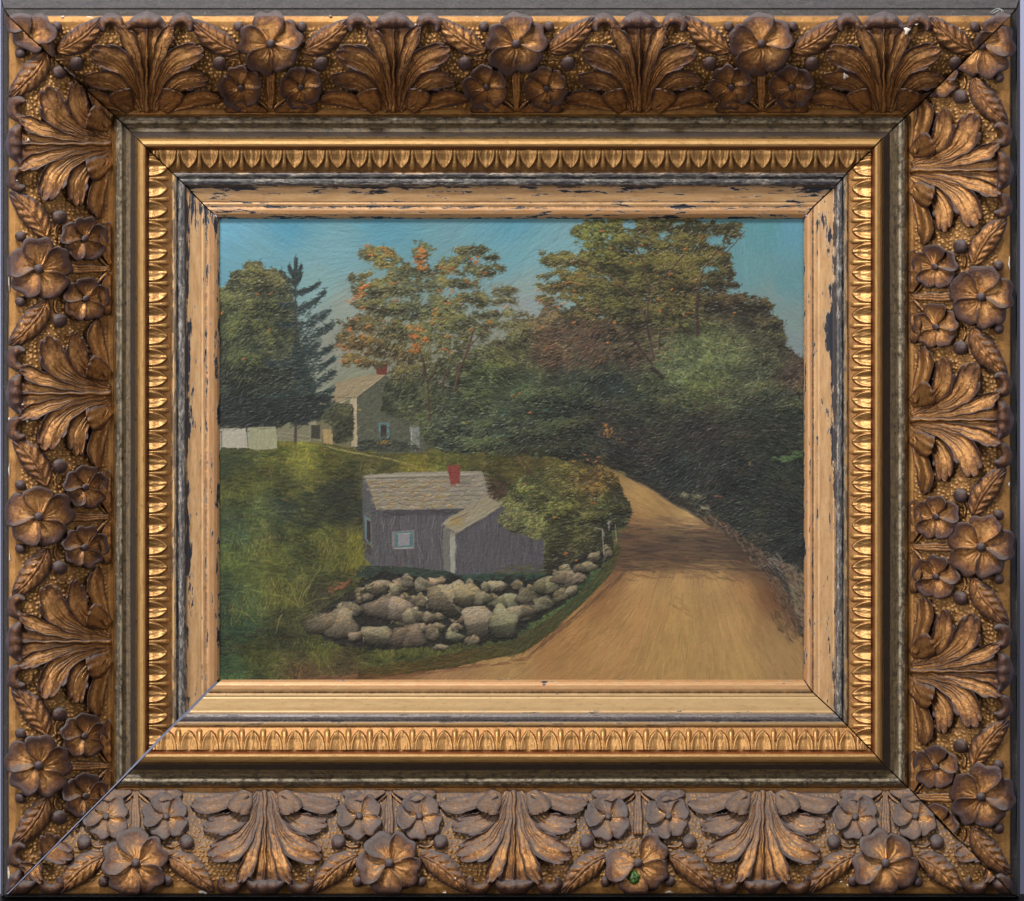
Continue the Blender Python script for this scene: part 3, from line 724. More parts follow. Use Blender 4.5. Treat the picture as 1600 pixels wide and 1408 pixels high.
def dab(x, y, L, w, a, col, op=0.9, bend=0.0, hh=1.0, bristle=0.6):
    """one brush mark; x, y, L, w in photograph pixels"""
    px, py = (x - X0) * KP, (y - Y0) * KP; l = L * KP / 2; ww = max(w * KP / 2, 0.7)
    R = l + ww + 1
    i0, i1 = max(0, int(py - R)), min(PH, int(py + R) + 1); j0, j1 = max(0, int(px - R)), min(PW, int(px + R) + 1)
    if l > 8:
        ex = abs(math.cos(a)) * l + ww + 2 + abs(bend) * l; ey = abs(math.sin(a)) * l + ww + 2 + abs(bend) * l
        i0, i1 = max(0, int(py - ey)), min(PH, int(py + ey) + 1); j0, j1 = max(0, int(px - ex)), min(PW, int(px + ex) + 1)
    if i1 <= i0 or j1 <= j0: return
    yy = np.arange(i0, i1)[:, None] - py; xx = np.arange(j0, j1)[None, :] - px
    ca, sa = math.cos(a), math.sin(a)
    u = (xx * ca + yy * sa) / l; v = (-xx * sa + yy * ca) - bend * l * (1 - u * u)
    v = v / ww
    m = np.clip((1 - np.abs(u)) * min(l, 4), 0, 1) * np.clip((1 - np.abs(v)) * 1.8, 0, 1)
    if bristle and ww > 1.0:
        row = BR[int(abs(x * 7 + y)) % 64]
        b = row[(np.abs(v * ww * 1.1 + 60)).astype(int) % 256]
        m = m * (1 - bristle * b)
        hgt = b
    else: hgt = 0.6
    A = (m * op)[..., None]
    C[i0:i1, j0:j1] = C[i0:i1, j0:j1] * (1 - A) + np.asarray(col) * A
    HT[i0:i1, j0:j1] = HT[i0:i1, j0:j1] * (1 - m * 0.7) + m * 0.7 * hh * (hgt + 0.25 * (1 - np.abs(v)))

def pick(mask, n):
    idx = np.flatnonzero(mask)
    if len(idx) == 0: return []
    k = RNG.choice(idx, n)
    return list(zip(k // PW, k % PW))

def scatter(mask, G, n, L, w, ang, var=0.10, light=0.0, op=0.85, hh=1.0, tint=None, hue=0.05, bend=0.0, clumps=None, clamp=0.0):
    for (i, j) in pick(mask, n):
        c = G[i, j] if G.ndim == 3 else G
        f = 1 + RNG.normal(0, var)
        if clumps is not None: f *= 1 + clumps[i, j]
        col = c * max(f, 0.35) + light
        col = col * (1 + RNG.normal(0, hue, 3))
        if tint is not None and RNG.random() < tint[0]: col = np.array(tint[1]) * (1 + RNG.normal(0, 0.08))
        a = ang(gx[j], gy[i]) if callable(ang) else ang
        dab(gx[j], gy[i], L * RNG.uniform(.6, 1.4), w * RNG.uniform(.7, 1.3), a + RNG.normal(0, 0.22 if L < 25 else 0.09), col, op, RNG.normal(0, bend), hh)

# --- sky
SKY = guide([(360, 360, 100, 165, 195), (450, 350, 78, 148, 178), (600, 350, 84, 148, 172), (800, 350, 82, 148, 172), (1200, 360, 84, 146, 158), (1240, 360, 90, 150, 175), (400, 400, 102, 155, 172), (520, 400, 108, 158, 172), (800, 400, 102, 156, 172), (860, 410, 112, 160, 172), (1180, 420, 96, 148, 158), (1230, 440, 92, 145, 156), (500, 440, 120, 160, 165), (540, 480, 136, 148, 140), (830, 450, 130, 154, 154), (820, 480, 136, 148, 148), (1200, 460, 116, 144, 146), (1240, 500, 118, 142, 142), (1240, 540, 122, 138, 142), (520, 540, 132, 136, 124), (640, 560, 124, 126, 106), (780, 560, 128, 130, 116), (550, 600, 128, 132, 112), (345, 450, 95, 150, 172)])
C[:] = SKY
sky_m = GY < 610
def sky_ang(x, y):
    return 0.25 * math.sin(x * 0.011 + 1.7) + 0.55 * math.sin((x + 1.6 * y) * 0.008) + (0.75 if x > 1130 else 0.0) + (-0.35 if 480 < x < 620 else 0)
scatter(sky_m, SKY, 6500, 34, 7, sky_ang, 0.028, op=0.55, hh=0.75, hue=0.012, bend=0.18)
scatter(sky_m, SKY, 5000, 26, 2.0, sky_ang, 0.05, op=0.4, hh=0.9, hue=0.015, bend=0.2)

# --- grass slope
GRASS = guide([(360, 720, 62, 68, 42), (430, 720, 88, 92, 40), (480, 705, 118, 120, 48), (520, 720, 92, 92, 45), (560, 745, 66, 66, 42), (380, 760, 88, 93, 40), (450, 770, 80, 82, 42), (520, 780, 55, 57, 42), (400, 800, 62, 74, 44), (440, 792, 58, 74, 56), (550, 800, 66, 66, 45), (370, 830, 58, 76, 54), (420, 840, 75, 80, 45), (500, 830, 80, 85, 42), (540, 850, 92, 90, 45), (370, 880, 70, 82, 42), (430, 880, 84, 90, 42), (500, 880, 70, 75, 40), (560, 870, 90, 90, 40), (360, 930, 60, 76, 48), (440, 930, 84, 88, 42), (500, 930, 50, 50, 38), (380, 980, 52, 76, 50), (450, 980, 56, 58, 36), (400, 1020, 68, 72, 32), (500, 1020, 76, 80, 38), (600, 1028, 80, 84, 40), (700, 1022, 76, 80, 42), (480, 1055, 80, 62, 42), (360, 1050, 58, 82, 50), (600, 705, 78, 78, 42), (700, 712, 76, 80, 42), (780, 720, 84, 80, 40), (800, 740, 88, 82, 42), (780, 765, 66, 54, 42), (650, 722, 102, 98, 42), (850, 990, 68, 82, 50), (900, 940, 66, 88, 56), (530, 1045, 72, 62, 40)])
hill = poly([(335, 692), (440, 680), (480, 690), (520, 694), (600, 694), (700, 698), (830, 700), (990, 720), (990, 900), (930, 930), (860, 990), (815, 1018), (700, 1042), (550, 1060), (335, 1070)], 4)
C[hill] = GRASS[hill]; HT[hill] = 0.4
cl = (fbm(PH, PW, 40, 71, 4) - 0.5) * 1.6
GRASS = GRASS * np.array((1.0, 0.97, 0.94))
scatter(hill, GRASS, 9000, 13, 3.5, lambda x, y: 0.1 + (0.9 if y > 760 and (int(x / 37) + int(y / 29)) % 3 == 0 else 0), 0.2, op=0.7, hh=1.0, bend=0.1, clumps=cl * 1.2)
scatter(hill & (cl > 0.06), GRASS * np.array([1.25, 1.22, 0.95]), 4200, 8, 2.2, -1.3, 0.16, op=0.7, hh=1.0, tint=(0.05, (120, 112, 45)))
scatter(hill & (cl < -0.08), GRASS * np.array([0.62, 0.72, 0.85]), 2600, 14, 3, 0.1, 0.1, op=0.5, hh=0.8, tint=(0.04, (95, 60, 42)))
scatter(hill, GRASS * 1.2, 3500, 6, 1.2, lambda x, y: RNG.uniform(-1.8, 0.5), 0.2, op=0.55, hh=1.2)

scatter(poly([(480, 770), (565, 740), (568, 800), (520, 830), (430, 812), (440, 780)], 20), np.array((44, 50, 40.)), 420, 13, 3, .1, .16, op=.6, hh=.6)
scatter(poly([(340, 700), (440, 704), (420, 720), (350, 730)], 10), np.array((56, 66, 40.)), 120, 12, 3, .05, .16, op=.6)
for (cx, cy, w_, h_, n_) in ((555, 886, 18, 56, 300), (520, 890, 20, 34, 110), (440, 950, 34, 46, 220), (370, 980, 24, 34, 60), (410, 870, 30, 26, 60), (500, 1015, 60, 16, 90), (660, 1022, 60, 10, 70)):
    for q in range(n_):
        x = RNG.normal(cx, w_ * .5); y = cy - RNG.random() * h_
        dab(x, y, RNG.uniform(8, 18), 1.7, -1.35 + RNG.normal(0, .3), np.array((118, 118, 50)) * RNG.uniform(.45, 1.15), .6, RNG.normal(0, .15), 1.3)
# --- far house
def fill(pts, col, n=120, L=14, w=3, ang=0.0, var=0.06, warp=1.0, hue=0.02, op=0.6):
    m = poly(pts, warp); C[m] = np.array(col, float); HT[m] = 0.4
    scatter(m, np.array(col, float), n, L, w, ang, var, op=op, hh=0.7, hue=hue); return m
fill([(484, 650), (555, 620), (560, 700), (484, 690)], (108, 104, 80), 150)
fill([(553, 700), (553, 624), (600, 584), (665, 640), (668, 706), (600, 708)], (82, 85, 72), 500, 12, 4, 1.4, 0.08, 2)
fill([(512, 636), (524, 598), (600, 580), (602, 586), (556, 620), (545, 622), (528, 628)], (144, 131, 102), 260, 14, 2.4, -0.35, 0.09, 1)
fill([(464, 636), (522, 622), (520, 634), (468, 641)], (150, 142, 112), 60, 10, 2, -0.2)
for q in range(28):
    x = 556 + q * 1.7; dab(x, 621 - q * 1.36 + 2, 4, 2.0, -0.7, (62, 58, 50), 0.6)
dab(578, 603, 56, 2.2, -0.66, (172, 156, 122), 0.8, hh=1.1); dab(539, 621, 30, 2.0, -0.02, (70, 66, 52), 0.7)
fill([(587, 569), (605, 567), (605, 586), (588, 585)], (106, 54, 48), 30, 6, 3, 1.5, 0.06, 0.5)
fill([(547, 624), (557, 622), (558, 698), (549, 697)], (166, 154, 124), 50, 12, 3, 1.57, 0.07, 0.6)
fill([(485, 646), (493, 644), (494, 664), (486, 664)], (140, 134, 108), 10, 6, 2, 1.57)
fill([(487, 665), (500, 664), (500, 686), (486, 685)], (58, 60, 50), 20, 6, 3, 1.57)
fill([(503, 671), (521, 671), (520, 694), (506, 692)], (158, 136, 92), 30, 12, 2, 1.57, 0.1, 0.4)
dab(503.5, 682, 22, 1.6, 1.55, (104, 86, 60), .8)
fill([(591, 661), (608, 660), (608, 686), (592, 686)], (84, 122, 128), 20, 8, 2, 1.57, .06, .3)
fill([(595, 665), (604, 665), (604, 684), (595, 684)], (62, 42, 40), 12, 8, 2, 1.57, .06, .3)
fill([(640, 667), (655, 667), (656, 702), (642, 701)], (122, 128, 122), 30, 12, 2, 1.57, .08, .6); dab(643, 684, 30, 1.6, 1.57, (188, 192, 182), .8); dab(648, 665, 16, 2, 0, (150, 132, 108), .7)
# pale path and lawn beside the house
for (x, y, L, a) in ((448, 678, 30, 0.1), (470, 682, 30, 0.15), (495, 688, 20, 0.25)): dab(x, y, L, 5, a, (136, 132, 100), .7)
for q in range(40):
    t = q / 39; x = 514 + 135 * t; y = 697 + 24 * t ** 0.7 + 20 * max(0, t - 0.6) ** 1.2
    dab(x, y + RNG.normal(0, .6), 10, 3.0, 0.25, np.array((144, 136, 80)) * RNG.uniform(.8, 1.1), .75, hh=1.1)

C[(GY > 640) & (GY < 690) & (GX > 430) & (GX < 486)] = (118, 116, 92)
def layer(puffs, mask, G, k=1.0):
    for (x, y, a, b) in puffs:
        n = int(a * b * 0.11 * k) + 6
        for q in range(n):
            px = x + RNG.uniform(-1, 1) * a * .95; up = RNG.random() < .5
            py = y + (-b * RNG.uniform(.2, .95) if up else b * RNG.uniform(.25, 1.0)) - 0.12 * abs(px - x)
            i = int((py - Y0) * KP); j = int((px - X0) * KP)
            if not (0 <= i < PH and 0 <= j < PW) or not mask[i, j]: continue
            c = G[i, j] * (np.array((1.48, 1.44, 1.12)) * RNG.uniform(.85, 1.15) if up else np.array((.44, .44, .50)) * RNG.uniform(.8, 1.3))
            dab(px, py, RNG.uniform(4, 10), RNG.uniform(1.6, 3.0), math.copysign(.30, px - x) + RNG.normal(0, .4), c, .72, RNG.normal(0, .25), 1.6 if up else .3)
# --- foliage masses
FOL = guide([(370, 440, 85, 86, 58), (430, 425, 82, 80, 54), (360, 500, 72, 78, 48), (430, 500, 70, 76, 48), (380, 560, 62, 68, 46), (360, 620, 42, 47, 43), (420, 645, 46, 50, 43), (470, 600, 50, 57, 50), (500, 560, 48, 58, 54), (490, 470, 58, 62, 58), (450, 655, 46, 50, 42),
    (590, 400, 108, 100, 56), (600, 470, 84, 84, 56), (560, 540, 112, 90, 52), (650, 470, 78, 82, 60), (700, 420, 92, 90, 58), (740, 440, 86, 85, 58), (660, 540, 86, 86, 54), (620, 560, 92, 80, 52), (720, 520, 84, 84, 54), (790, 480, 98, 96, 68), (650, 620, 68, 74, 54), (610, 612, 74, 80, 60),
    (930, 370, 86, 90, 48), (900, 430, 94, 88, 50), (1000, 400, 80, 76, 44), (1080, 400, 86, 80, 48), (960, 460, 74, 74, 46), (1050, 460, 74, 68, 44), (1130, 480, 68, 58, 46), (1180, 500, 68, 62, 48), (1100, 540, 104, 114, 68), (1050, 570, 94, 106, 70), (1150, 560, 86, 94, 60), (1000, 620, 56, 62, 46), (1200, 560, 76, 76, 55), (1240, 585, 74, 58, 50), (1100, 610, 82, 94, 54), (1180, 600, 76, 82, 60), (1230, 640, 58, 66, 50),
    (850, 500, 92, 80, 60), (860, 550, 90, 72, 54), (800, 540, 85, 84, 54), (920, 540, 76, 62, 48), (760, 590, 74, 86, 54), (820, 600, 68, 80, 56), (700, 660, 62, 70, 58), (780, 660, 64, 74, 56), (860, 640, 50, 58, 46), (900, 600, 50, 58, 48), (950, 650, 46, 45, 40), (1000, 700, 48, 44, 42), (1100, 680, 44, 40, 39), (1150, 750, 36, 40, 40), (1200, 800, 38, 42, 40), (1230, 720, 42, 48, 38), (1060, 740, 36, 40, 42), (900, 700, 46, 46, 40), (820, 700, 56, 58, 44), (1210, 660, 52, 56, 46), (1180, 860, 56, 54, 47), (1240, 860, 42, 45, 43), (1120, 790, 44, 46, 44), (980, 560, 66, 56, 44), (960, 600, 44, 54, 48)])
FC = (fbm(PH, PW, 30, 91, 4) - 0.5) * 1.8
FC2 = (fbm(PH, PW, 9, 191, 3) - 0.5) * 1.6
def fol_ang(x, y): return -0.35 + 0.75 * math.sin(x * 0.021 + 0.7) * math.cos(y * 0.017) + (0.25 if x > 700 else 0)
def foliage(mask, n, G=None, L=9, w=3.2, base=0.78, edge=True, op=0.85):
    G = FOL if G is None else G
    if base: C[mask] = C[mask] * 0.15 + (G[mask] * base) * 0.85; HT[mask] = 0.5
    scatter(mask, G * 0.92, n // 2, L, w, fol_ang, 0.13, op=op, hh=0.9, bend=0.25, clumps=FC * 0.55)
    scatter(mask, G, n // 2, L * 0.75, w * 0.6, fol_ang, 0.18, op=op, hh=1.15, bend=0.3, clumps=FC * 0.5 + FC2 * 0.4)
    scatter(mask, G * 1.12, n // 3, 4.5, 2.4, lambda x, y: RNG.uniform(-1.7, 1.2), 0.2, op=0.6, hh=1.4, clumps=FC * 0.6 + FC2 * 0.6)
    hi = mask & (FC + FC2 * 0.5 > 0.12)
    scatter(hi, G * np.array([1.42, 1.40, 1.15]), n // 3, 5, 1.8, lambda x, y: RNG.uniform(-1.5, 0.7), 0.15, op=0.75, hh=1.5, bend=0.3)
    lo = mask & (FC + FC2 * 0.5 < -0.15)
    scatter(lo, G * np.array([0.60, 0.62, 0.68]), n // 4, L * 0.8, w * 0.7, fol_ang, 0.1, op=0.75, hh=0.5, bend=0.3)

# left deciduous tree
t1 = poly([(330, 452), (352, 448), (362, 425), (380, 424), (388, 408), (404, 406), (412, 420), (438, 424), (452, 440), (458, 470), (466, 520), (474, 560), (490, 600), (500, 640), (470, 656), (430, 668), (384, 672), (330, 676)], 14)
foliage(t1, 4600, L=7, w=2.6)
layer([(RNG.uniform(345, 490), RNG.uniform(420, 640), RNG.uniform(12, 28), RNG.uniform(7, 13)) for q in range(46)], t1, FOL, 1.0)
# main background mass
back = poly([(655, 600), (690, 560), (740, 545), (790, 530), (800, 500), (835, 495), (850, 480), (870, 470), (900, 490), (960, 500), (1060, 500), (1120, 470), (1150, 462), (1165, 470), (1192, 468), (1205, 492), (1222, 500), (1226, 540), (1244, 556), (1262, 566), (1262, 900), (1200, 900), (1150, 845), (1100, 800), (1060, 780), (985, 742), (950, 730), (900, 722), (830, 712), (760, 706), (690, 706), (664, 690), (650, 640)], 16)
foliage(back, 12000, L=7.5, w=2.8)
rp = [(RNG.uniform(660, 1255), RNG.uniform(505, 760), RNG.uniform(16, 40), RNG.uniform(9, 22)) for q in range(120)]
rp = [p for p in rp if not (p[1] > 640 and p[0] > 930)]
layer(rp, back, FOL, 1.5)
scatter(back & (GY > 600) & (GX > 930), FOL * np.array([1.5, 1.1, 1.05]), 700, 8, 2, fol_ang, .1, op=.5)
scatter(back & (GY > 640) & (GX > 950), np.array((30, 32, 32.)), 2200, 10, 2.6, fol_ang, .15, op=.5, hh=.6)
scatter(back & (GX < 920) & (GY > 590), np.array((72, 104, 84.)), 260, 7, 2.4, fol_ang, .15, op=.55, hh=1.3)

# spruce with upswept branches
dab(461, 560, 300, 4.2, math.pi / 2, (62, 50, 46), 0.9, hh=1.2)
spr = np.array([(461, 470)]); SG = np.array((42, 54, 54.))
def branch(x0, y0, x1, y1, w0, dens=1.0):
    n = int(130 * dens * math.hypot(x1 - x0, y1 - y0) / 50)
    for q in range(n):
        t = RNG.random(); x = x0 + (x1 - x0) * t; y = y0 + (y1 - y0) * t - 6 * math.sin(t * 2.6) * -1
        ww = w0 * (1 - 0.75 * t)
        dab(x + RNG.normal(0, 1), y + RNG.normal(0, ww * 0.42) + ww * 0.3, RNG.uniform(6, 12), RNG.uniform(1.8, 3.4), math.atan2(y1 - y0, x1 - x0) + RNG.normal(0.1, 0.4) * (1 if x1 > x0 else -1), SG * RNG.uniform(.7, 1.35) * (1 + RNG.normal(0, .04, 3)), 0.85, hh=1.1)
    dab(x1, y1 - 1, 5, 2.4, -1.2, (48, 84, 82), .7)
for b in ((461, 455, 498, 438, 8), (461, 482, 507, 452, 14), (462, 505, 516, 480, 18), (460, 530, 520, 500, 22), (458, 545, 500, 530, 22), (458, 556, 519, 536, 22), (458, 580, 522, 556, 17), (458, 606, 524, 575, 20), (458, 628, 521, 602, 20), (456, 650, 520, 636, 15), (460, 452, 446, 442, 5), (461, 470, 436, 470, 8), (461, 500, 430, 500, 12), (461, 560, 410, 560, 16), (461, 610, 400, 615, 16)): branch(*b)
for b in ((461, 432, 452, 412), (461, 430, 470, 412), (461, 428, 462, 400), (461, 442, 440, 420), (461, 440, 470, 424)): branch(*b, 5, 1.6)
dab(461, 440, 90, 2.4, math.pi / 2, (74, 58, 52), 0.8)
dab(461, 672, 48, 6, math.pi / 2, (48, 38, 36), 0.95, hh=1.2)
dab(463, 665, 40, 1.6, math.pi / 2, (84, 66, 56), 0.7)
scatter(poly([(330, 620), (520, 620), (515, 646), (470, 660), (330, 668)], 18), np.array((38, 43, 42.)), 1300, 12, 3, -0.15, .16, op=.8)

# maple with open crown
puffs = [(592, 396, 26, 12), (606, 408, 20, 12), (622, 425, 20, 16), (655, 398, 13, 20), (657, 425, 16, 16), (740, 392, 28, 8), (715, 408, 26, 9), (690, 420, 28, 10), (750, 425, 30, 9), (768, 402, 12, 4), (560, 432, 18, 7), (575, 455, 24, 15), (600, 448, 22, 14), (638, 448, 28, 16), (680, 445, 26, 14), (720, 444, 26, 9), (772, 420, 22, 5), (566, 478, 20, 7), (600, 480, 34, 14), (640, 485, 36, 18), (690, 478, 34, 16), (738, 468, 26, 12), (790, 470, 26, 7), (560, 505, 24, 13), (600, 512, 30, 16), (650, 520, 42, 20), (710, 505, 36, 16), (760, 490, 26, 8), (550, 535, 24, 14), (590, 540, 36, 16), (640, 555, 34, 15), (700, 540, 34, 16), (745, 525, 26, 12), (545, 562, 18, 9), (580, 568, 26, 8), (635, 585, 30, 16), (675, 580, 30, 14), (770, 508, 34, 9), (800, 492, 24, 6), (790, 455, 20, 8), (620, 610, 24, 16), (655, 620, 30, 18), (715, 570, 26, 12)]
m3 = np.zeros((PH, PW), bool)
for (x, y, a, b) in puffs:
    e = ((GX + WX * 26 - x) / a) ** 2 + ((GY + WY * 20 - y) / b) ** 2; m3 |= e < 0.92 + FC2 * 1.5
m3 &= ~((FC2 > 0.18) & (GY > 515) & (GX > 670))
C[m3] = C[m3] * 0.3 + FOL[m3] * 0.7 * 0.85
# limbs
for (x, y, a_, b_) in ((735, 545, 30, 22), (700, 570, 18, 20), (690, 596, 14, 14), (770, 520, 26, 12), (800, 515, 20, 10), (650, 500, 10, 6), (715, 470, 20, 8), (745, 455, 14, 6), (775, 445, 16, 7), (590, 470, 10, 6), (612, 425, 7, 12), (790, 500, 16, 8)):
    for q in range(int(a_ * b_ * .12)):
        dab(x + RNG.normal(0, a_ * .5), y + RNG.normal(0, b_ * .5), 9, 3, -.4 + RNG.normal(0, .5), np.array((126, 128, 108)) * RNG.uniform(.85, 1.12), .6, hh=.8)
LIMBS = []
def limb(pts, w, col=(88, 58, 50)):
    LIMBS.append((pts, w, col))
    for (a, b) in zip(pts[:-1], pts[1:]):
        L = math.hypot(b[0] - a[0], b[1] - a[1])
        dab((a[0] + b[0]) / 2, (a[1] + b[1]) / 2, L + w, w, math.atan2(b[1] - a[1], b[0] - a[0]), np.array(col) * RNG.uniform(.8, 1.15), .9, hh=1.3, bristle=.3)
limb([(672, 660), (668, 600), (660, 560), (640, 520)], 5, (72, 52, 48)); limb([(710, 610), (716, 580), (730, 545), (740, 515)], 4.4); limb([(730, 545), (752, 520), (772, 508)], 2.6); limb([(690, 606), (698, 575)], 3); limb([(716, 580), (703, 555)], 2.6)
limb([(716, 482), (735, 462)], 2.5); limb([(668, 600), (690, 560)], 3, (74, 54, 50)); limb([(575, 478), (610, 488)], 1.6, (110, 90, 60))
foliage(m3, 6000, base=0, L=7, w=2.6); layer(puffs, m3, FOL, 1.6)
scatter(m3 & (FC2 < -0.22), SKY, 260, 4, 2.2, 0.2, .05, op=.8, hh=.6)
limb([(660, 600), (663, 570), (655, 545)], 4, (66, 48, 46)); limb([(712, 600), (718, 578), (731, 546), (736, 525)], 3.6); limb([(690, 604), (697, 578)], 2.6)
scatter(poly([(556, 640), (600, 600), (660, 640), (664, 695), (600, 700), (560, 695)], 6), np.array((74, 80, 62.)), 420, 8, 2.6, lambda x, y: RNG.uniform(-1.4, .6), .2, op=.5)
# ivy over the gable
foliage(poly([(600, 600), (650, 590), (680, 620), (690, 700), (668, 700), (655, 664), (625, 655), (598, 640)], 14), 900, L=7, w=2.4)
foliage(poly([(500, 650), (520, 628), (550, 632), (552, 690), (524, 694), (518, 668)], 8), 420, L=6, w=2.2)
scatter(poly([(556, 690), (600, 684), (640, 692), (660, 704), (560, 704)], 4), np.array((50, 54, 46.)), 160, 9, 3, 0, .15)

# big right-hand tree
puffs = [(930, 360, 34, 18), (990, 352, 50, 16), (1060, 352, 60, 14), (1125, 356, 30, 10), (950, 385, 44, 20), (1010, 385, 60, 22), (1085, 382, 52, 18), (880, 408, 32, 12), (870, 432, 28, 8), (930, 410, 40, 20), (990, 420, 60, 24), (1060, 418, 60, 22), (1120, 405, 28, 14), (860, 450, 22, 7), (905, 442, 48, 18), (960, 455, 60, 22), (1040, 452, 60, 24), (1100, 440, 40, 20), (1135, 425, 14, 12), (852, 470, 16, 6), (895, 472, 40, 12), (950, 485, 60, 18), (1020, 490, 70, 22), (1090, 480, 50, 22), (1140, 445, 14, 5), (1130, 470, 30, 14), (900, 500, 40, 16), (960, 510, 50, 14), (1060, 515, 40, 14), (1175, 478, 26, 12), (850, 395, 8, 3), (1148, 368, 10, 5)]
m4 = np.zeros((PH, PW), bool)
for (x, y, a, b) in puffs:
    e = ((GX + WX * 26 - x) / a) ** 2 + ((GY + WY * 20 - y) / b) ** 2; m4 |= e < 0.97 + FC2 * 1.1
holes = [(985, 352, 13, 9), (1002, 392, 10, 5), (1034, 367, 7, 9), (1115, 375, 16, 9), (868, 436, 9, 5), (1104, 422, 14, 7), (880, 474, 18, 8), (938, 497, 7, 5), (970, 510, 12, 6), (1060, 352, 10, 4)]
for (x, y, a, b) in holes:
    m4 &= ~((((GX + WX * 16 - x) / a) ** 2 + ((GY + WY * 16 - y) / b) ** 2) < 1)
C[m4] = FOL[m4] * 0.78; HT[m4] = 0.5
foliage(m4, 7000, L=8, w=2.8); layer(puffs, m4, FOL, 2.0)
scatter(m4 & (FC2 < -0.27) & ((GX < 900) | (GX > 1090) | (GY < 400)), SKY, 160, 4, 2.2, 0.2, .05, op=.8, hh=.6)
for (x, y, a, b) in holes[:5] + holes[6:7]:
    scatter((((GX + WX * 16 - x) / a) ** 2 + ((GY + WY * 16 - y) / b) ** 2) < 0.8, SKY, 30, 8, 3, 0.1, .04, op=.7)
scatter(poly([(962, 508), (1060, 508), (1052, 562), (1010, 572), (985, 572)], 12), np.array((104, 86, 66.)), 240, 9, 3, -.3, .15, op=.6)
limb([(1020, 570), (1000, 545), (978, 512)], 5.5, (70, 54, 50)); limb([(1022, 562), (1015, 530), (1008, 498)], 5, (72, 54, 52)); limb([(1030, 548), (1030, 518)], 3.4, (66, 52, 48)); limb([(1018, 575), (1035, 590)], 10, (56, 46, 44))
limb([(1090, 526), (1088, 490), (1090, 460)], 7, (72, 52, 48)); limb([(1078, 525), (1062, 508)], 5, (68, 52, 48)); limb([(1008, 498), (990, 462), (950, 430), (905, 405)], 3.2, (86, 62, 52)); limb([(1010, 500), (1014, 455), (1005, 410), (985, 370)], 3.4, (84, 60, 50)); limb([(1090, 460), (1098, 420), (1120, 392)], 3.4, (84, 60, 50)); limb([(1015, 455), (1045, 425), (1070, 395)], 2.4, (84, 60, 50)); limb([(978, 512), (940, 490), (890, 478)], 2.4, (88, 66, 54)); limb([(1130, 398), (1148, 380), (1164, 360)], 2.2, (84, 72, 66)); limb([(1128, 395), (1130, 380)], 1.4, (84, 72, 66)); limb([(1110, 432), (1118, 420)], 1.3, (70, 70, 60)); limb([(905, 432), (940, 436), (955, 450)], 2, (120, 100, 66)); limb([(862, 448), (890, 440), (915, 445)], 2, (150, 112, 74)); limb([(958, 382), (970, 400)], 2, (70, 60, 44))
# pale green shrubs under it
sh = np.zeros((PH, PW), bool)
for (x, y, a, b) in ((1130, 520, 34, 22), (1080, 545, 36, 20), (1060, 570, 44, 22), (1130, 560, 44, 26), (1180, 545, 30, 20), (1090, 600, 50, 22), (1020, 600, 36, 16), (1210, 590, 30, 24), (1150, 610, 36, 16), (1230, 625, 24, 18)):
    sh |= ((GX + WX * 30 - x) / a) ** 2 + ((GY + WY * 30 - y) / b) ** 2 < 1
scatter(sh, FOL * 0.98, 1500, 8, 2.6, lambda x, y: RNG.uniform(-1.6, 0.3), .2, op=.75, hh=1.4, bend=.3, clumps=FC * .4)
scatter(sh & (FC2 > 0), np.array((112, 120, 78.)), 380, 6, 1.6, lambda x, y: RNG.uniform(-1.6, 0.3), .14, op=.6, hh=1.7)
scatter(sh & (GX > 1100), np.array((130, 146, 120.)), 120, 6, 1.8, 0.3, .12, op=.5, hh=1.5)
scatter(poly([(835, 500), (960, 500), (950, 560), (880, 585), (830, 560)], 30), np.array((98, 74, 58.)), 800, 9, 2.2, -0.5, .16, op=.6, hh=1.2)

# --- road and verges
ROAD = guide([(955, 742, 150, 122, 84), (1000, 780, 172, 140, 92), (1080, 812, 196, 164, 114), (1020, 795, 165, 132, 88), (975, 825, 118, 84, 62), (1050, 850, 82, 68, 62), (1100, 850, 85, 70, 62), (1150, 862, 70, 58, 52), (1000, 858, 84, 66, 58), (960, 882, 112, 80, 58), (1050, 876, 100, 76, 60), (1000, 905, 186, 150, 102), (1060, 905, 190, 154, 106), (1120, 905, 186, 150, 102), (1160, 925, 168, 128, 86), (1000, 960, 180, 138, 90), (1060, 960, 184, 148, 94), (900, 980, 172, 130, 82), (1150, 980, 186, 150, 100), (950, 1010, 178, 138, 90), (1050, 1030, 178, 144, 90), (1150, 1040, 182, 148, 96), (1220, 1010, 162, 132, 92), (1230, 1050, 160, 130, 90), (800, 1045, 170, 136, 92), (850, 1015, 158, 118, 76), (700, 1054, 158, 122, 88), (600, 1058, 124, 88, 62), (1210, 930, 112, 76, 56), (1190, 885, 80, 64, 55), (930, 930, 148, 108, 68)])
road = poly([(944, 732), (985, 748), (1030, 776), (1065, 795), (1095, 815), (1115, 824), (1150, 850), (1180, 880), (1202, 910), (1228, 950), (1246, 985), (1264, 1010), (1264, 1070), (400, 1070), (540, 1058), (700, 1044), (815, 1020), (860, 985), (915, 935), (948, 900), (962, 870), (972, 845), (985, 815), (982, 795), (974, 770), (960, 750)], 7)
und = poly([(975, 735), (1030, 760), (1100, 790), (1180, 850), (1180, 890), (1100, 850), (1000, 780)], 5); C[und] = (52, 50, 46)
C[road] = ROAD[road]; HT[road] = 0.4
def road_ang(x, y):
    if y < 822: return 0.55
    if y < 882: return 0.03
    vx, vy = 1075, 780
    a = math.atan2(y - vy, x - vx)
    return a if x > 1000 else (a * 0.72 + 0.28 * 2.75)
rm = road & ~((GY > 822) & (GY < 880))
ROAD = ROAD * np.array((1.0, 0.985, 0.94))
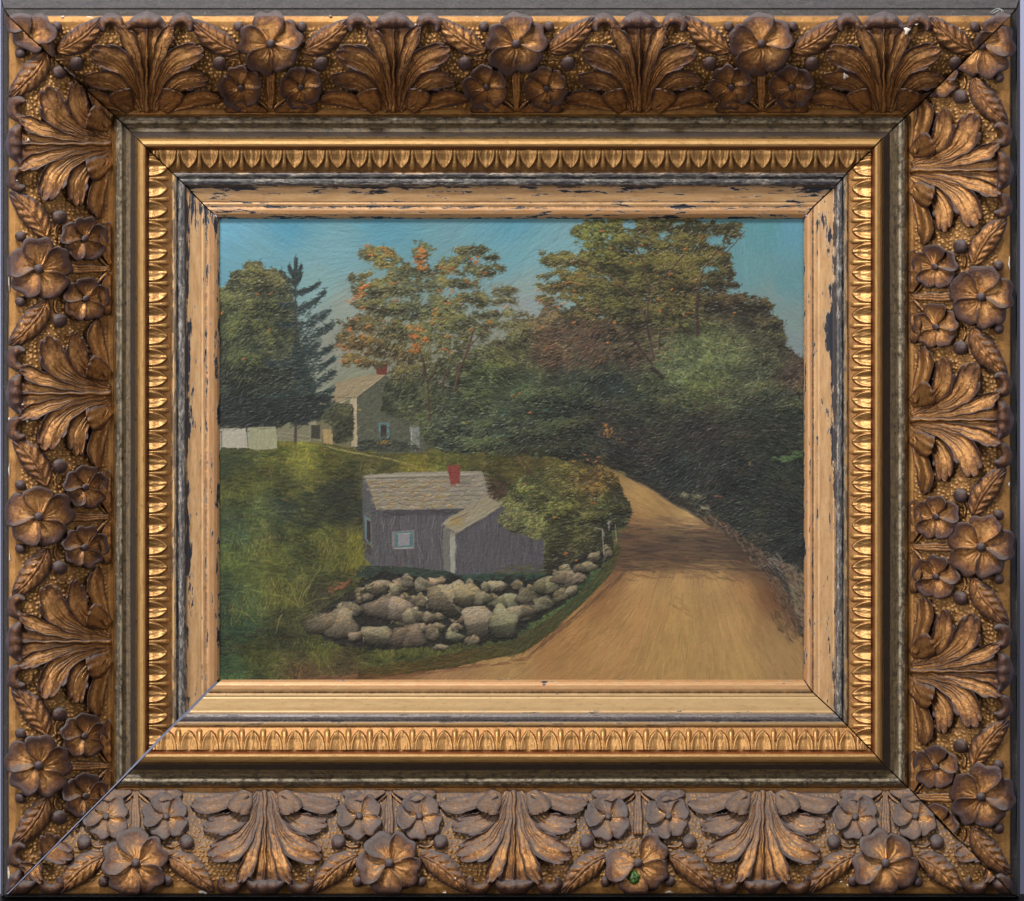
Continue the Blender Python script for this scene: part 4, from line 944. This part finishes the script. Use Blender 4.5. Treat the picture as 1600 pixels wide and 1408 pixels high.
scatter(rm, ROAD, 5200, 48, 3.6, road_ang, 0.04, op=0.45, hh=0.7, hue=0.015, bend=0.10)
scatter(rm, ROAD * 1.04, 1800, 34, 1.3, road_ang, 0.06, op=0.35, hh=1.2, hue=0.03, bend=0.08)
scatter(rm, ROAD * (0.93 + 0.22 * (fbm(PH, PW, 60, 313, 3) - .5))[..., None] * 1.03, 1500, 22, 9, road_ang, 0.04, op=0.35, hh=.6, hue=.015)
scatter(rm, ROAD * 0.82, 600, 26, 1.5, road_ang, 0.08, op=0.35, hh=0.2, hue=0.03, bend=0.08)
band = road & (GY > 815) & (GY < 890)
scatter(poly([(930, 822), (1150, 820), (1178, 888), (930, 892)], 18) & band, np.array((74, 60, 54.)), 1000, 34, 4.5, 0.05, 0.10, op=0.6, hh=0.8, hue=0.03); scatter(poly([(945, 808), (1130, 808), (1160, 832), (960, 834)], 14) & road, np.array((124, 96, 74.)), 110, 26, 3.4, .15, .1, op=.45); scatter(poly([(925, 878), (1178, 876), (1190, 902), (915, 904)], 14) & road, np.array((118, 88, 66.)), 150, 20, 4, .3, .12, op=.45); scatter(band, ROAD, 260, 40, 3, 0.03, 0.09, op=0.6, hh=0.8, hue=0.03)
scatter(road & (GX > 870) & (GX < 1010) & (GY > 900) & (GY < 1010) & (GX + GY * 0.9 < 1810), np.array((140, 98, 64.)), 110, 22, 2.4, 2.35, .12, op=.35)
for (x, y) in ((1060, 935), (1072, 952), (1050, 945), (1066, 944), (1058, 950), (1075, 960), (885, 1003), (892, 1012), (1000, 900), (1010, 894)): dab(x, y, 18, 5, 0.5, (134, 98, 66), .5, bristle=.8)
# reddish right verge
ver = poly([(1085, 800), (1120, 806), (1165, 840), (1200, 866), (1264, 900), (1264, 1010), (1240, 985), (1212, 925), (1180, 880), (1140, 845)], 18)
C[ver & ~rm] = np.array((66, 58, 50.)); scatter(ver, np.array((88, 70, 58.)), 1100, 8, 2.4, 0.9, .28, op=.7, hh=1.3, tint=(.22, (124, 108, 88)), hue=.06)
scatter(poly([(1190, 890), (1225, 915), (1250, 975), (1235, 985), (1205, 930)], 10), np.array((96, 72, 56.)), 260, 10, 2.2, 0.9, .2, op=.7)
scatter(poly([(1200, 960), (1225, 950), (1250, 985), (1236, 1010), (1216, 985)], 10), np.array((96, 74, 58.)), 160, 9, 2.2, 0.9, .25, op=.6)
scatter(poly([(1222, 880), (1262, 890), (1262, 990), (1240, 950)], 8), np.array((126, 110, 90.)), 260, 9, 3, 0.9, .15, op=.65)
scatter(poly([(1196, 866), (1225, 900), (1238, 935), (1222, 915)], 5), np.array((54, 58, 56.)), 60, 9, 3, 0.9, .15, op=.7)
# grassy left verge of the road and reddish rim
gs = poly([(560, 1046), (700, 1022), (800, 1002), (860, 965), (905, 928), (940, 890), (962, 850), (970, 856), (955, 895), (915, 938), (862, 988), (818, 1020), (700, 1044), (560, 1062)], 4)
C[gs] = GRASS[gs] * 0.75; scatter(gs, GRASS * np.array((1.08, .88, .85)), 1300, 14, 2.2, lambda x, y: -0.75 if x > 800 else -0.15, .16, op=.7, hh=1.1)
for q in range(220):
    t = RNG.random(); x = 820 + 150 * t; y = 1022 - 128 * t ** 1.05 + RNG.normal(0, 3) ; dab(x + 6, y, 16, 2, -0.78, np.array((104, 74, 54)) * RNG.uniform(.75, 1.2), .4)
for q in range(120):
    t = RNG.random(); x = 500 + 320 * t; y = 1060 - 30 * t ** 1.6 + RNG.normal(0, 2); dab(x, y, 20, 2, -0.1, np.array((104, 66, 48)) * RNG.uniform(.7, 1.2), .45)

# --- bush beside the shed
bush = poly([(770, 790), (790, 775), (800, 760), (815, 745), (850, 732), (900, 722), (945, 726), (968, 748), (978, 775), (986, 800), (980, 818), (955, 830), (958, 870), (930, 885), (850, 898), (846, 850), (810, 838), (776, 822), (790, 806)], 12)
BG = guide([(880, 740, 92, 88, 52), (820, 760, 82, 88, 54), (930, 755, 106, 84, 50), (880, 790, 76, 80, 50), (830, 818, 92, 96, 64), (950, 790, 58, 64, 45), (960, 822, 42, 45, 40), (900, 840, 68, 68, 46), (880, 872, 54, 52, 40), (930, 862, 54, 54, 42), (790, 798, 84, 86, 62)])
BG = BG * np.array((1.10, 1.08, 1.0))
foliage(bush, 3400, BG, L=6, w=2.4); layer([(RNG.uniform(790, 975), RNG.uniform(735, 835), RNG.uniform(12, 26), RNG.uniform(8, 14)) for q in range(34)], bush, BG, 1.3)
scatter(bush & (GY > 862), np.array((40, 38, 36.)), 160, 9, 2.6, .6, .15, op=.7)

# --- small shed
fill([(566, 752), (572, 744), (590, 795), (590, 888), (568, 872)], (80, 81, 84), 220, 14, 3, 1.5, .07, .8)
wall = fill([(585, 792), (770, 780), (770, 800), (716, 835), (712, 893), (586, 888)], (84, 82, 87), 700, 26, 3, 1.55, .06, .8)
scatter(wall, np.array((58, 57, 60.)), 110, 30, 1.4, 1.56, .1, op=.5); scatter(wall, np.array((128, 126, 128.)), 60, 22, 1.2, 1.56, .1, op=.45)
scatter(poly([(590, 795), (740, 790), (730, 802), (590, 806)], 1), np.array((62, 60, 64.)), 120, 18, 4, 0, .08, op=.5)
ell = fill([(711, 834), (783, 790), (800, 812), (850, 836), (850, 894), (712, 898)], (80, 78, 84), 700, 24, 3, 1.55, .06, .8)
scatter(ell, np.array((102, 102, 106.)), 70, 24, 1.3, 1.56, .1, op=.45); scatter(ell, np.array((60, 58, 62.)), 80, 24, 1.3, 1.56, .1, op=.45)
fill([(692, 826), (711, 834), (711, 898), (704, 894), (693, 890)], (104, 104, 98), 60, 20, 3, 1.57, .08, .6)
fill([(703, 836), (711, 834), (711, 898), (704, 893)], (148, 148, 138), 40, 18, 3, 1.57, .08, .5)
# side window and front window
fill([(568, 842), (580, 850), (580, 897 - 30), (570, 858 + 6)], (70, 66, 66), 10, 6, 2, 1.5)
fill([(569, 805), (580, 812), (581, 852), (571, 844)], (96, 116, 118), 16, 8, 2, 1.5, .05, .3)
fill([(573, 812), (579, 815), (579, 848), (573, 842)], (60, 48, 50), 10, 8, 2, 1.5, .05, .3)
dab(577, 851, 14, 2, 0.6, (150, 146, 126), .8); dab(575, 804, 13, 2, 0.6, (124, 122, 86), .8)
fill([(612, 831), (647, 828), (647, 858), (613, 858)], (124, 116, 118), 20, 10, 2, 0, .04, .4)
fill([(616, 832), (646, 830), (646, 855), (617, 856)], (78, 112, 116), 20, 10, 2, 1.57, .08, .3)
fill([(622, 835), (640, 834), (640, 852), (622, 853)], (134, 132, 138), 14, 10, 3, 1.57, .05, .3)
dab(631, 833.5, 28, 2, -0.04, (176, 168, 160), .8); dab(631, 856, 32, 2, -0.06, (184, 178, 168), .8)
# roofs
roof = fill([(569, 742), (640, 738), (752, 736), (756, 742), (760, 762), (764, 777), (735, 793), (588, 796), (582, 776)], (134, 127, 112), 700, 18, 3, -0.03, .08, 1, .03)
for r_ in range(7):
    y = 748 + r_ * 7
    for q in range(34):
        x = 574 + r_ * 2 + q * 5.6
        if x > 762 - max(0, r_ - 4) * 9: continue
        dab(x, y - (x - 570) * 0.012 + RNG.normal(0, .7), 7, 1.3, RNG.normal(0, .15), (78, 70, 60), .55, hh=0.1)
scatter(roof & (GX < 705) & (GY > 750), np.array((158, 126, 62.)), 230, 8, 1.6, -0.02, .12, op=.6, hh=1.3)
scatter(roof, np.array((164, 158, 142.)), 260, 7, 1.4, -0.02, .08, op=.5, hh=1.3)
dab(662, 742, 186, 4.4, -0.022, (160, 154, 138), .85, hh=1.1, bristle=.3); dab(662, 745.5, 184, 1.3, -0.022, (84, 74, 64), .7, hh=0)
dab(660, 795, 146, 1.8, -0.012, (150, 144, 122), .7); dab(757, 756, 36, 2.4, 1.35, (118, 110, 98), .8)
r2 = fill([(760, 776), (784, 787), (776, 795), (713, 833), (691, 818), (697, 812)], (142, 134, 110), 260, 20, 2.6, -0.56, .08, .8, .03)
for q in range(16): dab(700 + RNG.uniform(-6, 26), 822 - RNG.uniform(0, 12), 10, 2.4, -0.6, (164, 128, 52), .6, hh=1.2)
for q in range(12): dab(706 + q * 2.2, 812 - q * 1.0, 10, 2, -0.5, (112, 84, 56), .6)
dab(746, 812, 84, 2.2, -0.545, (158, 150, 124), .85, hh=1.2); dab(748, 816, 84, 2.0, -0.545, (54, 52, 54), .6)
fill([(699, 729), (719, 727), (718, 755), (704, 757)], (128, 60, 52), 60, 10, 3, 1.5, .07, .5); dab(709, 738, 20, 1, 0, (112, 38, 38), .6); dab(727, 754, 18, 6, .05, (92, 94, 92), .8)
# bush hangs over the ell
foliage(poly([(784, 800), (800, 790), (840, 790), (850, 815), (846, 842), (820, 838), (800, 830), (774, 816)], 10), 520, BG, L=7, w=2.2)
# cool grass at the foot of the shed
ft = poly([(560, 884), (640, 886), (692, 892), (712, 898), (850, 892), (862, 898), (850, 908), (700, 912), (600, 906), (556, 902)], 4)
C[ft] = (50, 58, 50); scatter(ft, np.array((50, 64, 54.)), 420, 13, 2.4, 0.03, .18, op=.7); scatter(ft & (GX > 705), np.array((48, 78, 68.)), 90, 14, 2.6, 0, .12, op=.6)
scatter(poly([(775, 884), (850, 880), (852, 896), (775, 896)], 3), np.array((80, 82, 56.)), 90, 10, 3, 0, .12, op=.6)
dab(624, 880, 9, 7, 1.4, (104, 60, 56), .5)
# yellow flowers at the shed corner
for q in range(170): dab(RNG.normal(556, 9), RNG.uniform(835, 892), 9, 1.8, -1.3 + RNG.normal(0, .4), np.array((128, 122, 46)) * RNG.uniform(.65, 1.2), .6, hh=1.3)

# --- stone wall
wallbed = poly([(540, 935), (565, 908), (600, 898), (700, 902), (820, 905), (860, 892), (910, 872), (940, 858), (952, 868), (938, 888), (900, 920), (860, 955), (812, 992), (760, 1000), (700, 1010), (620, 1014), (560, 1006), (510, 998), (482, 982), (490, 962)], 22)
C[wallbed] = C[wallbed] * .2 + np.array((38, 37, 35)) * .8; scatter(wallbed, np.array((38, 37, 35.)), 2400, 11, 4, lambda x, y: RNG.uniform(-1, 1), .2, op=.8, hh=.5)
stones = [(592, 919, 16, 11), (622, 920, 12, 8), (637, 908, 9, 8), (661, 915, 13, 9), (683, 910, 10, 6), (607, 952, 36, 16), (547, 953, 18, 10), (520, 976, 35, 19), (556, 994, 10, 7), (590, 994, 21, 14), (637, 995, 25, 15), (675, 990, 10, 10), (710, 996, 12, 7), (686, 1012, 10, 4), (657, 938, 8, 9), (647, 964, 16, 10), (671, 966, 9, 8), (700, 936, 28, 23), (728, 930, 20, 17), (778, 917, 12, 9), (809, 914, 8, 6), (755, 936, 13, 10), (790, 941, 18, 11), (824, 931, 15, 11), (852, 915, 18, 11), (883, 902, 19, 9), (915, 887, 18, 8), (815, 957, 22, 10), (850, 944, 14, 10), (876, 929, 12, 8), (893, 924, 10, 7), (748, 974, 23, 24), (786, 976, 20, 22), (905, 905, 13, 7), (930, 872, 9, 8), (950, 862, 6, 8), (737, 1000, 12, 6), (574, 933, 9, 5)]
SB = np.array((100, 93, 76.))
stones = [(RNG.uniform(555, 900), 0, RNG.uniform(6, 10), RNG.uniform(5, 8)) for q in range(60)] + stones
stones = [((x, RNG.uniform(905, 1000) - max(0, x - 780) * 0.28, a, b) if y == 0 else (x, y, a, b)) for (x, y, a, b) in stones]
stones = [p for p in stones if wallbed[int(np.clip((p[1] - Y0) * KP, 0, PH - 1)), int(np.clip((p[0] - X0) * KP, 0, PW - 1))] or p[2] > 10.01 or p in stones[60:]]
for (x, y, a, b) in stones:
    b_ = SB * RNG.uniform(.88, 1.08) * (1 + RNG.normal(0, .02, 3)); rt = RNG.normal(0, .1) - (0.25 if x > 800 else 0)
    if (x, y) == (786, 976): rt = 0.45
    ca, sa = math.cos(rt), math.sin(rt); xx = (GX - x + WX * 14) * ca + (GY - y + WY * 14) * sa; yy = -(GX - x) * sa + (GY - y + WX * 8) * ca
    th_ = np.arctan2(yy * a, xx * b); pz = RNG.uniform(0, 6, 2)
    a, b = a * 1.10, b * 1.14
    e = (np.abs(xx / a) ** 2.6 + np.abs(yy / b) ** 2.6) * (1 + 0.26 * np.cos(3 * th_ + pz[0]) + 0.2 * np.cos(5 * th_ + pz[1])); m = e < 1
    facet = 0.16 * np.sign(xx * math.cos(pz[0]) + yy * math.sin(pz[0]) * 1.4)
    sh_ = np.clip(1.04 - 0.52 * (yy / b) - 0.10 * (xx / a) - 0.38 * e ** 3 + facet, 0.36, 1.6)
    C[m] = (b_[None, :] * sh_[m][:, None]); HT[m] = 0.6
    for (i, j) in pick(m, int(a * b * 0.55) + 10):
        s_ = sh_[i, j] * RNG.uniform(.78, 1.24); t_ = np.array((1.0, 1.0, 1.0)) if RNG.random() < .8 or yy[i, j] > 0 else np.array((1.28, 1.1, .82))
        dab(gx[j], gy[i], 6, 2, RNG.uniform(-1.2, .6), b_ * s_ * t_, .7, hh=1.6)
    for q in range(int(a * 0.8)):
        th = RNG.uniform(-2.6, -0.5); dab(x + math.cos(th) * a * .8, y + math.sin(th) * b * .75, 6, 1.8, th + 1.57, np.array((168, 146, 104)) * RNG.uniform(.8, 1.08), .55, hh=1.6)
for (x, y, a, b) in ((1068, 773, 9, 5), (1090, 776, 11, 7), (1100, 793, 11, 6)):
    for q in range(26): dab(x + RNG.normal(0, a * .42), y + RNG.normal(0, b * .42), 7, 2.6, .3, np.array((146, 140, 112)) * RNG.uniform(.8, 1.12), .7, hh=1.5)
for q in range(40): dab(RNG.normal(1212, 7), RNG.normal(876, 5), 8, 2.6, .9, np.array((124, 114, 106)) * RNG.uniform(.8, 1.12), .7, hh=1.5)
scatter(poly([(500, 925), (560, 900), (600, 905), (560, 940), (500, 965), (470, 975)], 12), np.array((60, 58, 42.)), 160, 10, 2.6, -.6, .25, op=.7)
# fallen log, reeds, stakes, washing
for q in range(80):
    t = RNG.random(); dab(513 + 34 * t, 920 - 8 * t - 14 * max(0, t - .75) * 2 + RNG.normal(0, 4.5 * (1 - t * .75)), 6, 2, -.3, np.array((136, 84, 56)) * RNG.uniform(.7, 1.2), .85, hh=1.3)
dab(553, 893, 18, 2, -1.2, (112, 74, 48), .8)
for (x0, y0, x1, y1) in ((465, 946, 422, 929), (465, 946, 446, 905), (464, 940, 452, 912), (466, 944, 478, 912), (470, 940, 484, 916), (430, 930, 424, 905), (478, 930, 500, 890), (470, 950, 512, 935), (400, 975, 372, 955), (432, 985, 440, 962)):
    for q in range(12):
        t = q / 11; dab(x0 + (x1 - x0) * t, y0 + (y1 - y0) * t - 5 * math.sin(t * 3.1), 7, 2.0, math.atan2(y1 - y0, x1 - x0), np.array((134, 128, 58)) * RNG.uniform(.7, 1.15), .7, hh=1.5)
for (x0, y0, x1, y1) in ((470, 960, 440, 968), (490, 958, 470, 972), (420, 975, 385, 1000), (380, 1005, 350, 1008), (400, 1050, 372, 1054), (440, 956, 405, 972)): dab((x0 + x1) / 2, (y0 + y1) / 2, 30, 2, math.atan2(y1 - y0, x1 - x0), (34, 36, 34), .7, hh=1.2)
fill([(335, 670), (384, 669), (388, 700), (346, 699), (344, 704), (335, 704)], (166, 162, 148), 120, 6, 3, 1.5, .06, 1.5)
fill([(387, 668), (431, 666), (433, 700), (400, 704), (388, 700)], (146, 148, 118), 160, 7, 2.0, 1.56, .08, 1.2)
dab(386, 684, 32, 2, 1.5, (78, 76, 66), .7); dab(346, 686, 30, 1.6, 1.57, (84, 80, 66), .7); dab(390, 667, 90, 1.4, -.03, (72, 70, 56), .7); dab(410, 703, 44, 2.2, .02, (70, 48, 40), .7); dab(366, 702, 40, 2, 0, (72, 52, 44), .7)
for (x, y0, y1, w, c) in ((942, 828, 868, 2.6, (158, 152, 142)), (962, 817, 848, 2.0, (150, 138, 118)), (951, 812, 830, 3.4, (140, 136, 134))): dab(x, (y0 + y1) / 2, y1 - y0, w, 1.5, c, .7, bristle=0)
dab(935, 826, 16, 4, .25, (158, 146, 118), .85); dab(942, 832, 14, 3, 1.3, (176, 170, 156), .8); dab(951, 816, 9, 4, -.6, (176, 172, 166), .8); dab(978, 815, 8, 4, -.5, (132, 124, 116), .7)
limb([(834, 747), (822, 728), (812, 716)], 4, (92, 62, 54)); limb([(815, 722), (808, 712)], 2, (160, 112, 100))
# green stray touch on the right edge
for q in range(36): dab(RNG.normal(1226, 7), RNG.normal(717, 3), 8, 4, -.1, np.array((84, 108, 70)) * RNG.uniform(.85, 1.15), .8, hh=1.4)
for q in range(26): dab(RNG.uniform(1234, 1256), RNG.uniform(705, 714), 8, 3, -.5, np.array((78, 112, 64)) * RNG.uniform(.85, 1.2), .8, hh=1.5)
dab(1171, 724, 7, 5, 1.5, (136, 112, 66), .8); dab(1122, 775, 16, 3, .1, (176, 92, 66), .85); dab(1105, 764, 5, 2, 0, (170, 88, 60), .8)

# limbs showing through the leaves
for (pts, w, col) in list(LIMBS):
    if pts[0][1] > 710: continue
    limb(pts, w * 0.85, tuple(c * 0.92 for c in col))
# separate bushes within the dark bank on the right
for q in range(70):
    x, y = RNG.uniform(930, 1250), RNG.uniform(590, 850); a_, b_ = RNG.uniform(16, 36), RNG.uniform(9, 20)
    if not back[int((y - Y0) * KP), int((x - X0) * KP)] or road[int((y - Y0) * KP), int((x - X0) * KP)]: continue
    tone = np.array([(78, 82, 58), (70, 62, 50), (62, 74, 62), (80, 66, 56)][q % 4], float) * RNG.uniform(.8, 1.1)
    for k_ in range(int(a_ * b_ * .10)):
        px, py = x + RNG.normal(0, a_ * .45), y - b_ * .3 + RNG.normal(0, b_ * .35)
        if road[int(np.clip((py - Y0) * KP, 0, PH - 1)), int(np.clip((px - X0) * KP, 0, PW - 1))]: continue
        dab(px, py, RNG.uniform(4, 9), 2.0, RNG.uniform(-1.3, .5), tone * RNG.uniform(.7, 1.25), .5, RNG.normal(0, .2), 1.4)
# loose touches along the outlines of the crowns
em = fm0 = (m3 | m4 | back | t1)
ed = np.zeros_like(em)
for q in (5, -5):
    ed |= em ^ np.roll(em, q, 0); ed |= em ^ np.roll(em, q, 1)
ed &= (GY < 600) & (GX > 350)
scatter(ed, FOL, 4200, 5, 2.0, lambda x, y: RNG.uniform(-1.2, .6), .2, op=.7, hh=1.2)
# --- orange leaves
OR = np.array((206, 116, 48.))
def spots(lst, n=8, sp=3, col=OR, L=5, w=2.4):
    for (x, y) in lst:
        for q in range(n): dab(x + RNG.normal(0, sp), y + RNG.normal(0, sp * .55), L * RNG.uniform(.6, 1.3), w, -.35 + RNG.normal(0, .4), col * RNG.uniform(.78, 1.12) * np.array((1, RNG.uniform(.88, 1.12), 1)), .85, hh=1.9)
spots([(573, 384), (600, 388), (608, 394), (580, 397)], 7, 4); spots([(562, 458), (566, 450), (558, 464), (572, 446)], 14, 4); spots([(546, 470), (566, 480), (553, 498), (546, 515), (568, 525), (576, 508), (540, 545), (536, 562), (558, 566), (530, 540), (616, 442), (640, 510)], 6, 3)
spots([(656, 400), (657, 392), (655, 410), (660, 418)], 16, 4, OR * .95, 6, 3); spots([(745, 408), (742, 404)], 10, 4, OR * .85); spots([(706, 420), (700, 426), (690, 418)], 10, 4, OR * .8); spots([(650, 540), (648, 525), (655, 515), (645, 548), (664, 530)], 16, 4, OR * .92, 6, 3)
spots([(683, 482), (678, 490), (674, 500), (700, 474), (688, 454), (706, 453), (730, 438), (789, 480), (700, 525), (694, 545), (704, 550), (735, 515), (763, 502), (755, 425)], 6, 3, OR * .92)
spots([(896, 454), (889, 440), (870, 479), (882, 474), (896, 504), (846, 512), (838, 453), (940, 361), (955, 387), (897, 408), (986, 411), (1070, 390), (1046, 427), (1003, 381), (1048, 452), (1028, 468), (1030, 486), (1077, 489), (1070, 493), (1123, 396), (950, 535), (960, 503), (1148, 489)], 3, 1.6)
spots([(812, 614), (800, 618), (829, 645), (918, 718), (818, 757), (867, 808), (883, 865), (900, 876), (926, 786), (935, 714), (930, 722), (912, 710), (968, 686), (955, 675), (898, 720), (420, 516), (345, 490), (422, 458), (402, 460), (380, 560)], 3, 1.6)
spots([(946, 664), (950, 672), (948, 680)], 14, 3, np.array((178, 112, 44.)), 5, 2.2); spots([(596, 692), (604, 690)], 5, 3, np.array((190, 140, 50.))); spots([(722, 661), (560, 640), (535, 628)], 4, 2, np.array((176, 156, 60.)), 5, 2)
spots([(600, 500), (640, 560), (720, 470), (580, 530), (690, 500), (740, 440), (620, 470), (900, 430), (960, 440), (930, 480), (1080, 440), (1010, 360), (1095, 370), (860, 540), (900, 530), (940, 560), (560, 520), (850, 470), (930, 740), (900, 750)], 9, 7, np.array((142, 96, 52.)), 7, 2)
# fine light ridges of dry paint over everything but sky and road
fm = (m3 | m4 | back | t1 | bush)
scatter(fm, np.clip(FOL * 1.6 + 22, 0, 150), 3600, 7, 0.9, fol_ang, .2, op=.38, hh=2.2, bend=.35)
scatter(fm, FOL * 0.45, 3600, 8, 1.0, fol_ang, .2, op=.45, hh=0.0, bend=.35)
HT += (fbm(PH, PW, 3, 881, 2) - 0.5) * 0.5
# glints of light, painted into the colour as fine pale specks
for q in range(26): dab(RNG.uniform(350, 1250), RNG.uniform(350, 1055), 1.6, 1.6, 0, (205, 200, 190), .8)

# --- painting mesh: colour attribute on a fine sheet whose relief is the brushwork
LIGHT = 0.84
C[road] = C[road] * np.array((1.02, 1.01, 0.95))
lum = (C * np.array((0.30, 0.59, 0.11))).sum(-1, keepdims=True)
C = lum + (C - lum) * 0.90
C = C * np.array((1.0, 0.985, 0.965)) + 8 * (1 - np.clip(C, 0, 255) / 255) ** 3
srgb = np.clip(C, 0, 255) / 255.0
lin = np.where(srgb <= 0.04045, srgb / 12.92, ((srgb + 0.055) / 1.055) ** 2.4) * LIGHT
HT[road] = 0.5 + (HT[road] - 0.5) * 0.55; _sk = ~(m3 | m4 | back | t1) & (GY < 600); HT[_sk] = 0.5 + (HT[_sk] - 0.5) * 0.7
Hs = (HT + np.roll(HT, 1, 0) + np.roll(HT, -1, 0) + np.roll(HT, 1, 1) + np.roll(HT, -1, 1)) / 5
painting = bpy.data.objects.new('oil_painting', None); COL.objects.link(painting)
tag(painting, 'oil painting of country road, grey shed and autumn trees inside the gilt frame', 'painting')
v = P(GX, GY, 3.0 + Hs * 1.15)
nt = NT('oil_paint'); a = nt.attr('paint'); n = nt.noise(nt.obj(1), 1500, 4, .6); g = nt.noise(nt.obj(1), 14, 4, .6)
M_PAINT = nt.out(a.outputs['Color'], nt.math('ADD', 0.34, nt.math('MULTIPLY', g, 0.22)), 0.0, nt.bump(n, 0.12, 0.0004), 0.30)
mesh_obj('painted_surface', v.reshape(-1, 3), grid_faces(PH, PW, flip=True), M_PAINT, painting, True, None, {'paint': lin.reshape(-1, 3)})
bk = P(np.array([X0, X1, X1, X0]), np.array([Y0, Y0, Y1, Y1]), np.array([2.0] * 4)); bk2 = P(np.array([X0, X1, X1, X0]), np.array([Y0, Y0, Y1, Y1]), np.array([-6.0] * 4))
mesh_obj('canvas_board', np.concatenate([bk, bk2]), np.array([[0, 3, 2, 1], [4, 5, 6, 7], [0, 1, 5, 4], [1, 2, 6, 5], [2, 3, 7, 6], [3, 0, 4, 7]]), simple('brown_board', (0.16, 0.11, 0.07), 0.85), painting, False)

# ------------------------------------------------------------------ wall behind and dark table below
wz = 0.30
mw = simple('pale_lavender_wall', (0.42, 0.44, 0.62), 0.9, 0, 0.04, 3)
wl = mesh_obj('wall', [(-6, wz, -3), (6, wz, -3), (6, wz, 3), (-6, wz, 3)], np.array([[0, 1, 2, 3]]), mw, None, False); tag(wl, 'pale lavender wall behind the frame', 'wall', kind='structure')
zt = float(P(np.array(800.), np.array(1404.5), np.array(52.))[2])
ms = simple('black_table_cloth', (0.010, 0.010, 0.012), 0.75)
tb = mesh_obj('table', [(-1.5, -0.10, zt), (1.5, -0.10, zt), (1.5, 0.004, zt), (-1.5, 0.004, zt), (-1.5, -0.10, zt - 0.03), (1.5, -0.10, zt - 0.03), (1.5, 0.004, zt - 0.03), (-1.5, 0.004, zt - 0.03)],
              np.array([[0, 1, 2, 3], [7, 6, 5, 4], [0, 4, 5, 1], [1, 5, 6, 2], [2, 6, 7, 3], [3, 7, 4, 0]]), ms, None, False)
tag(tb, 'black table surface under the frame', 'table', kind='structure')
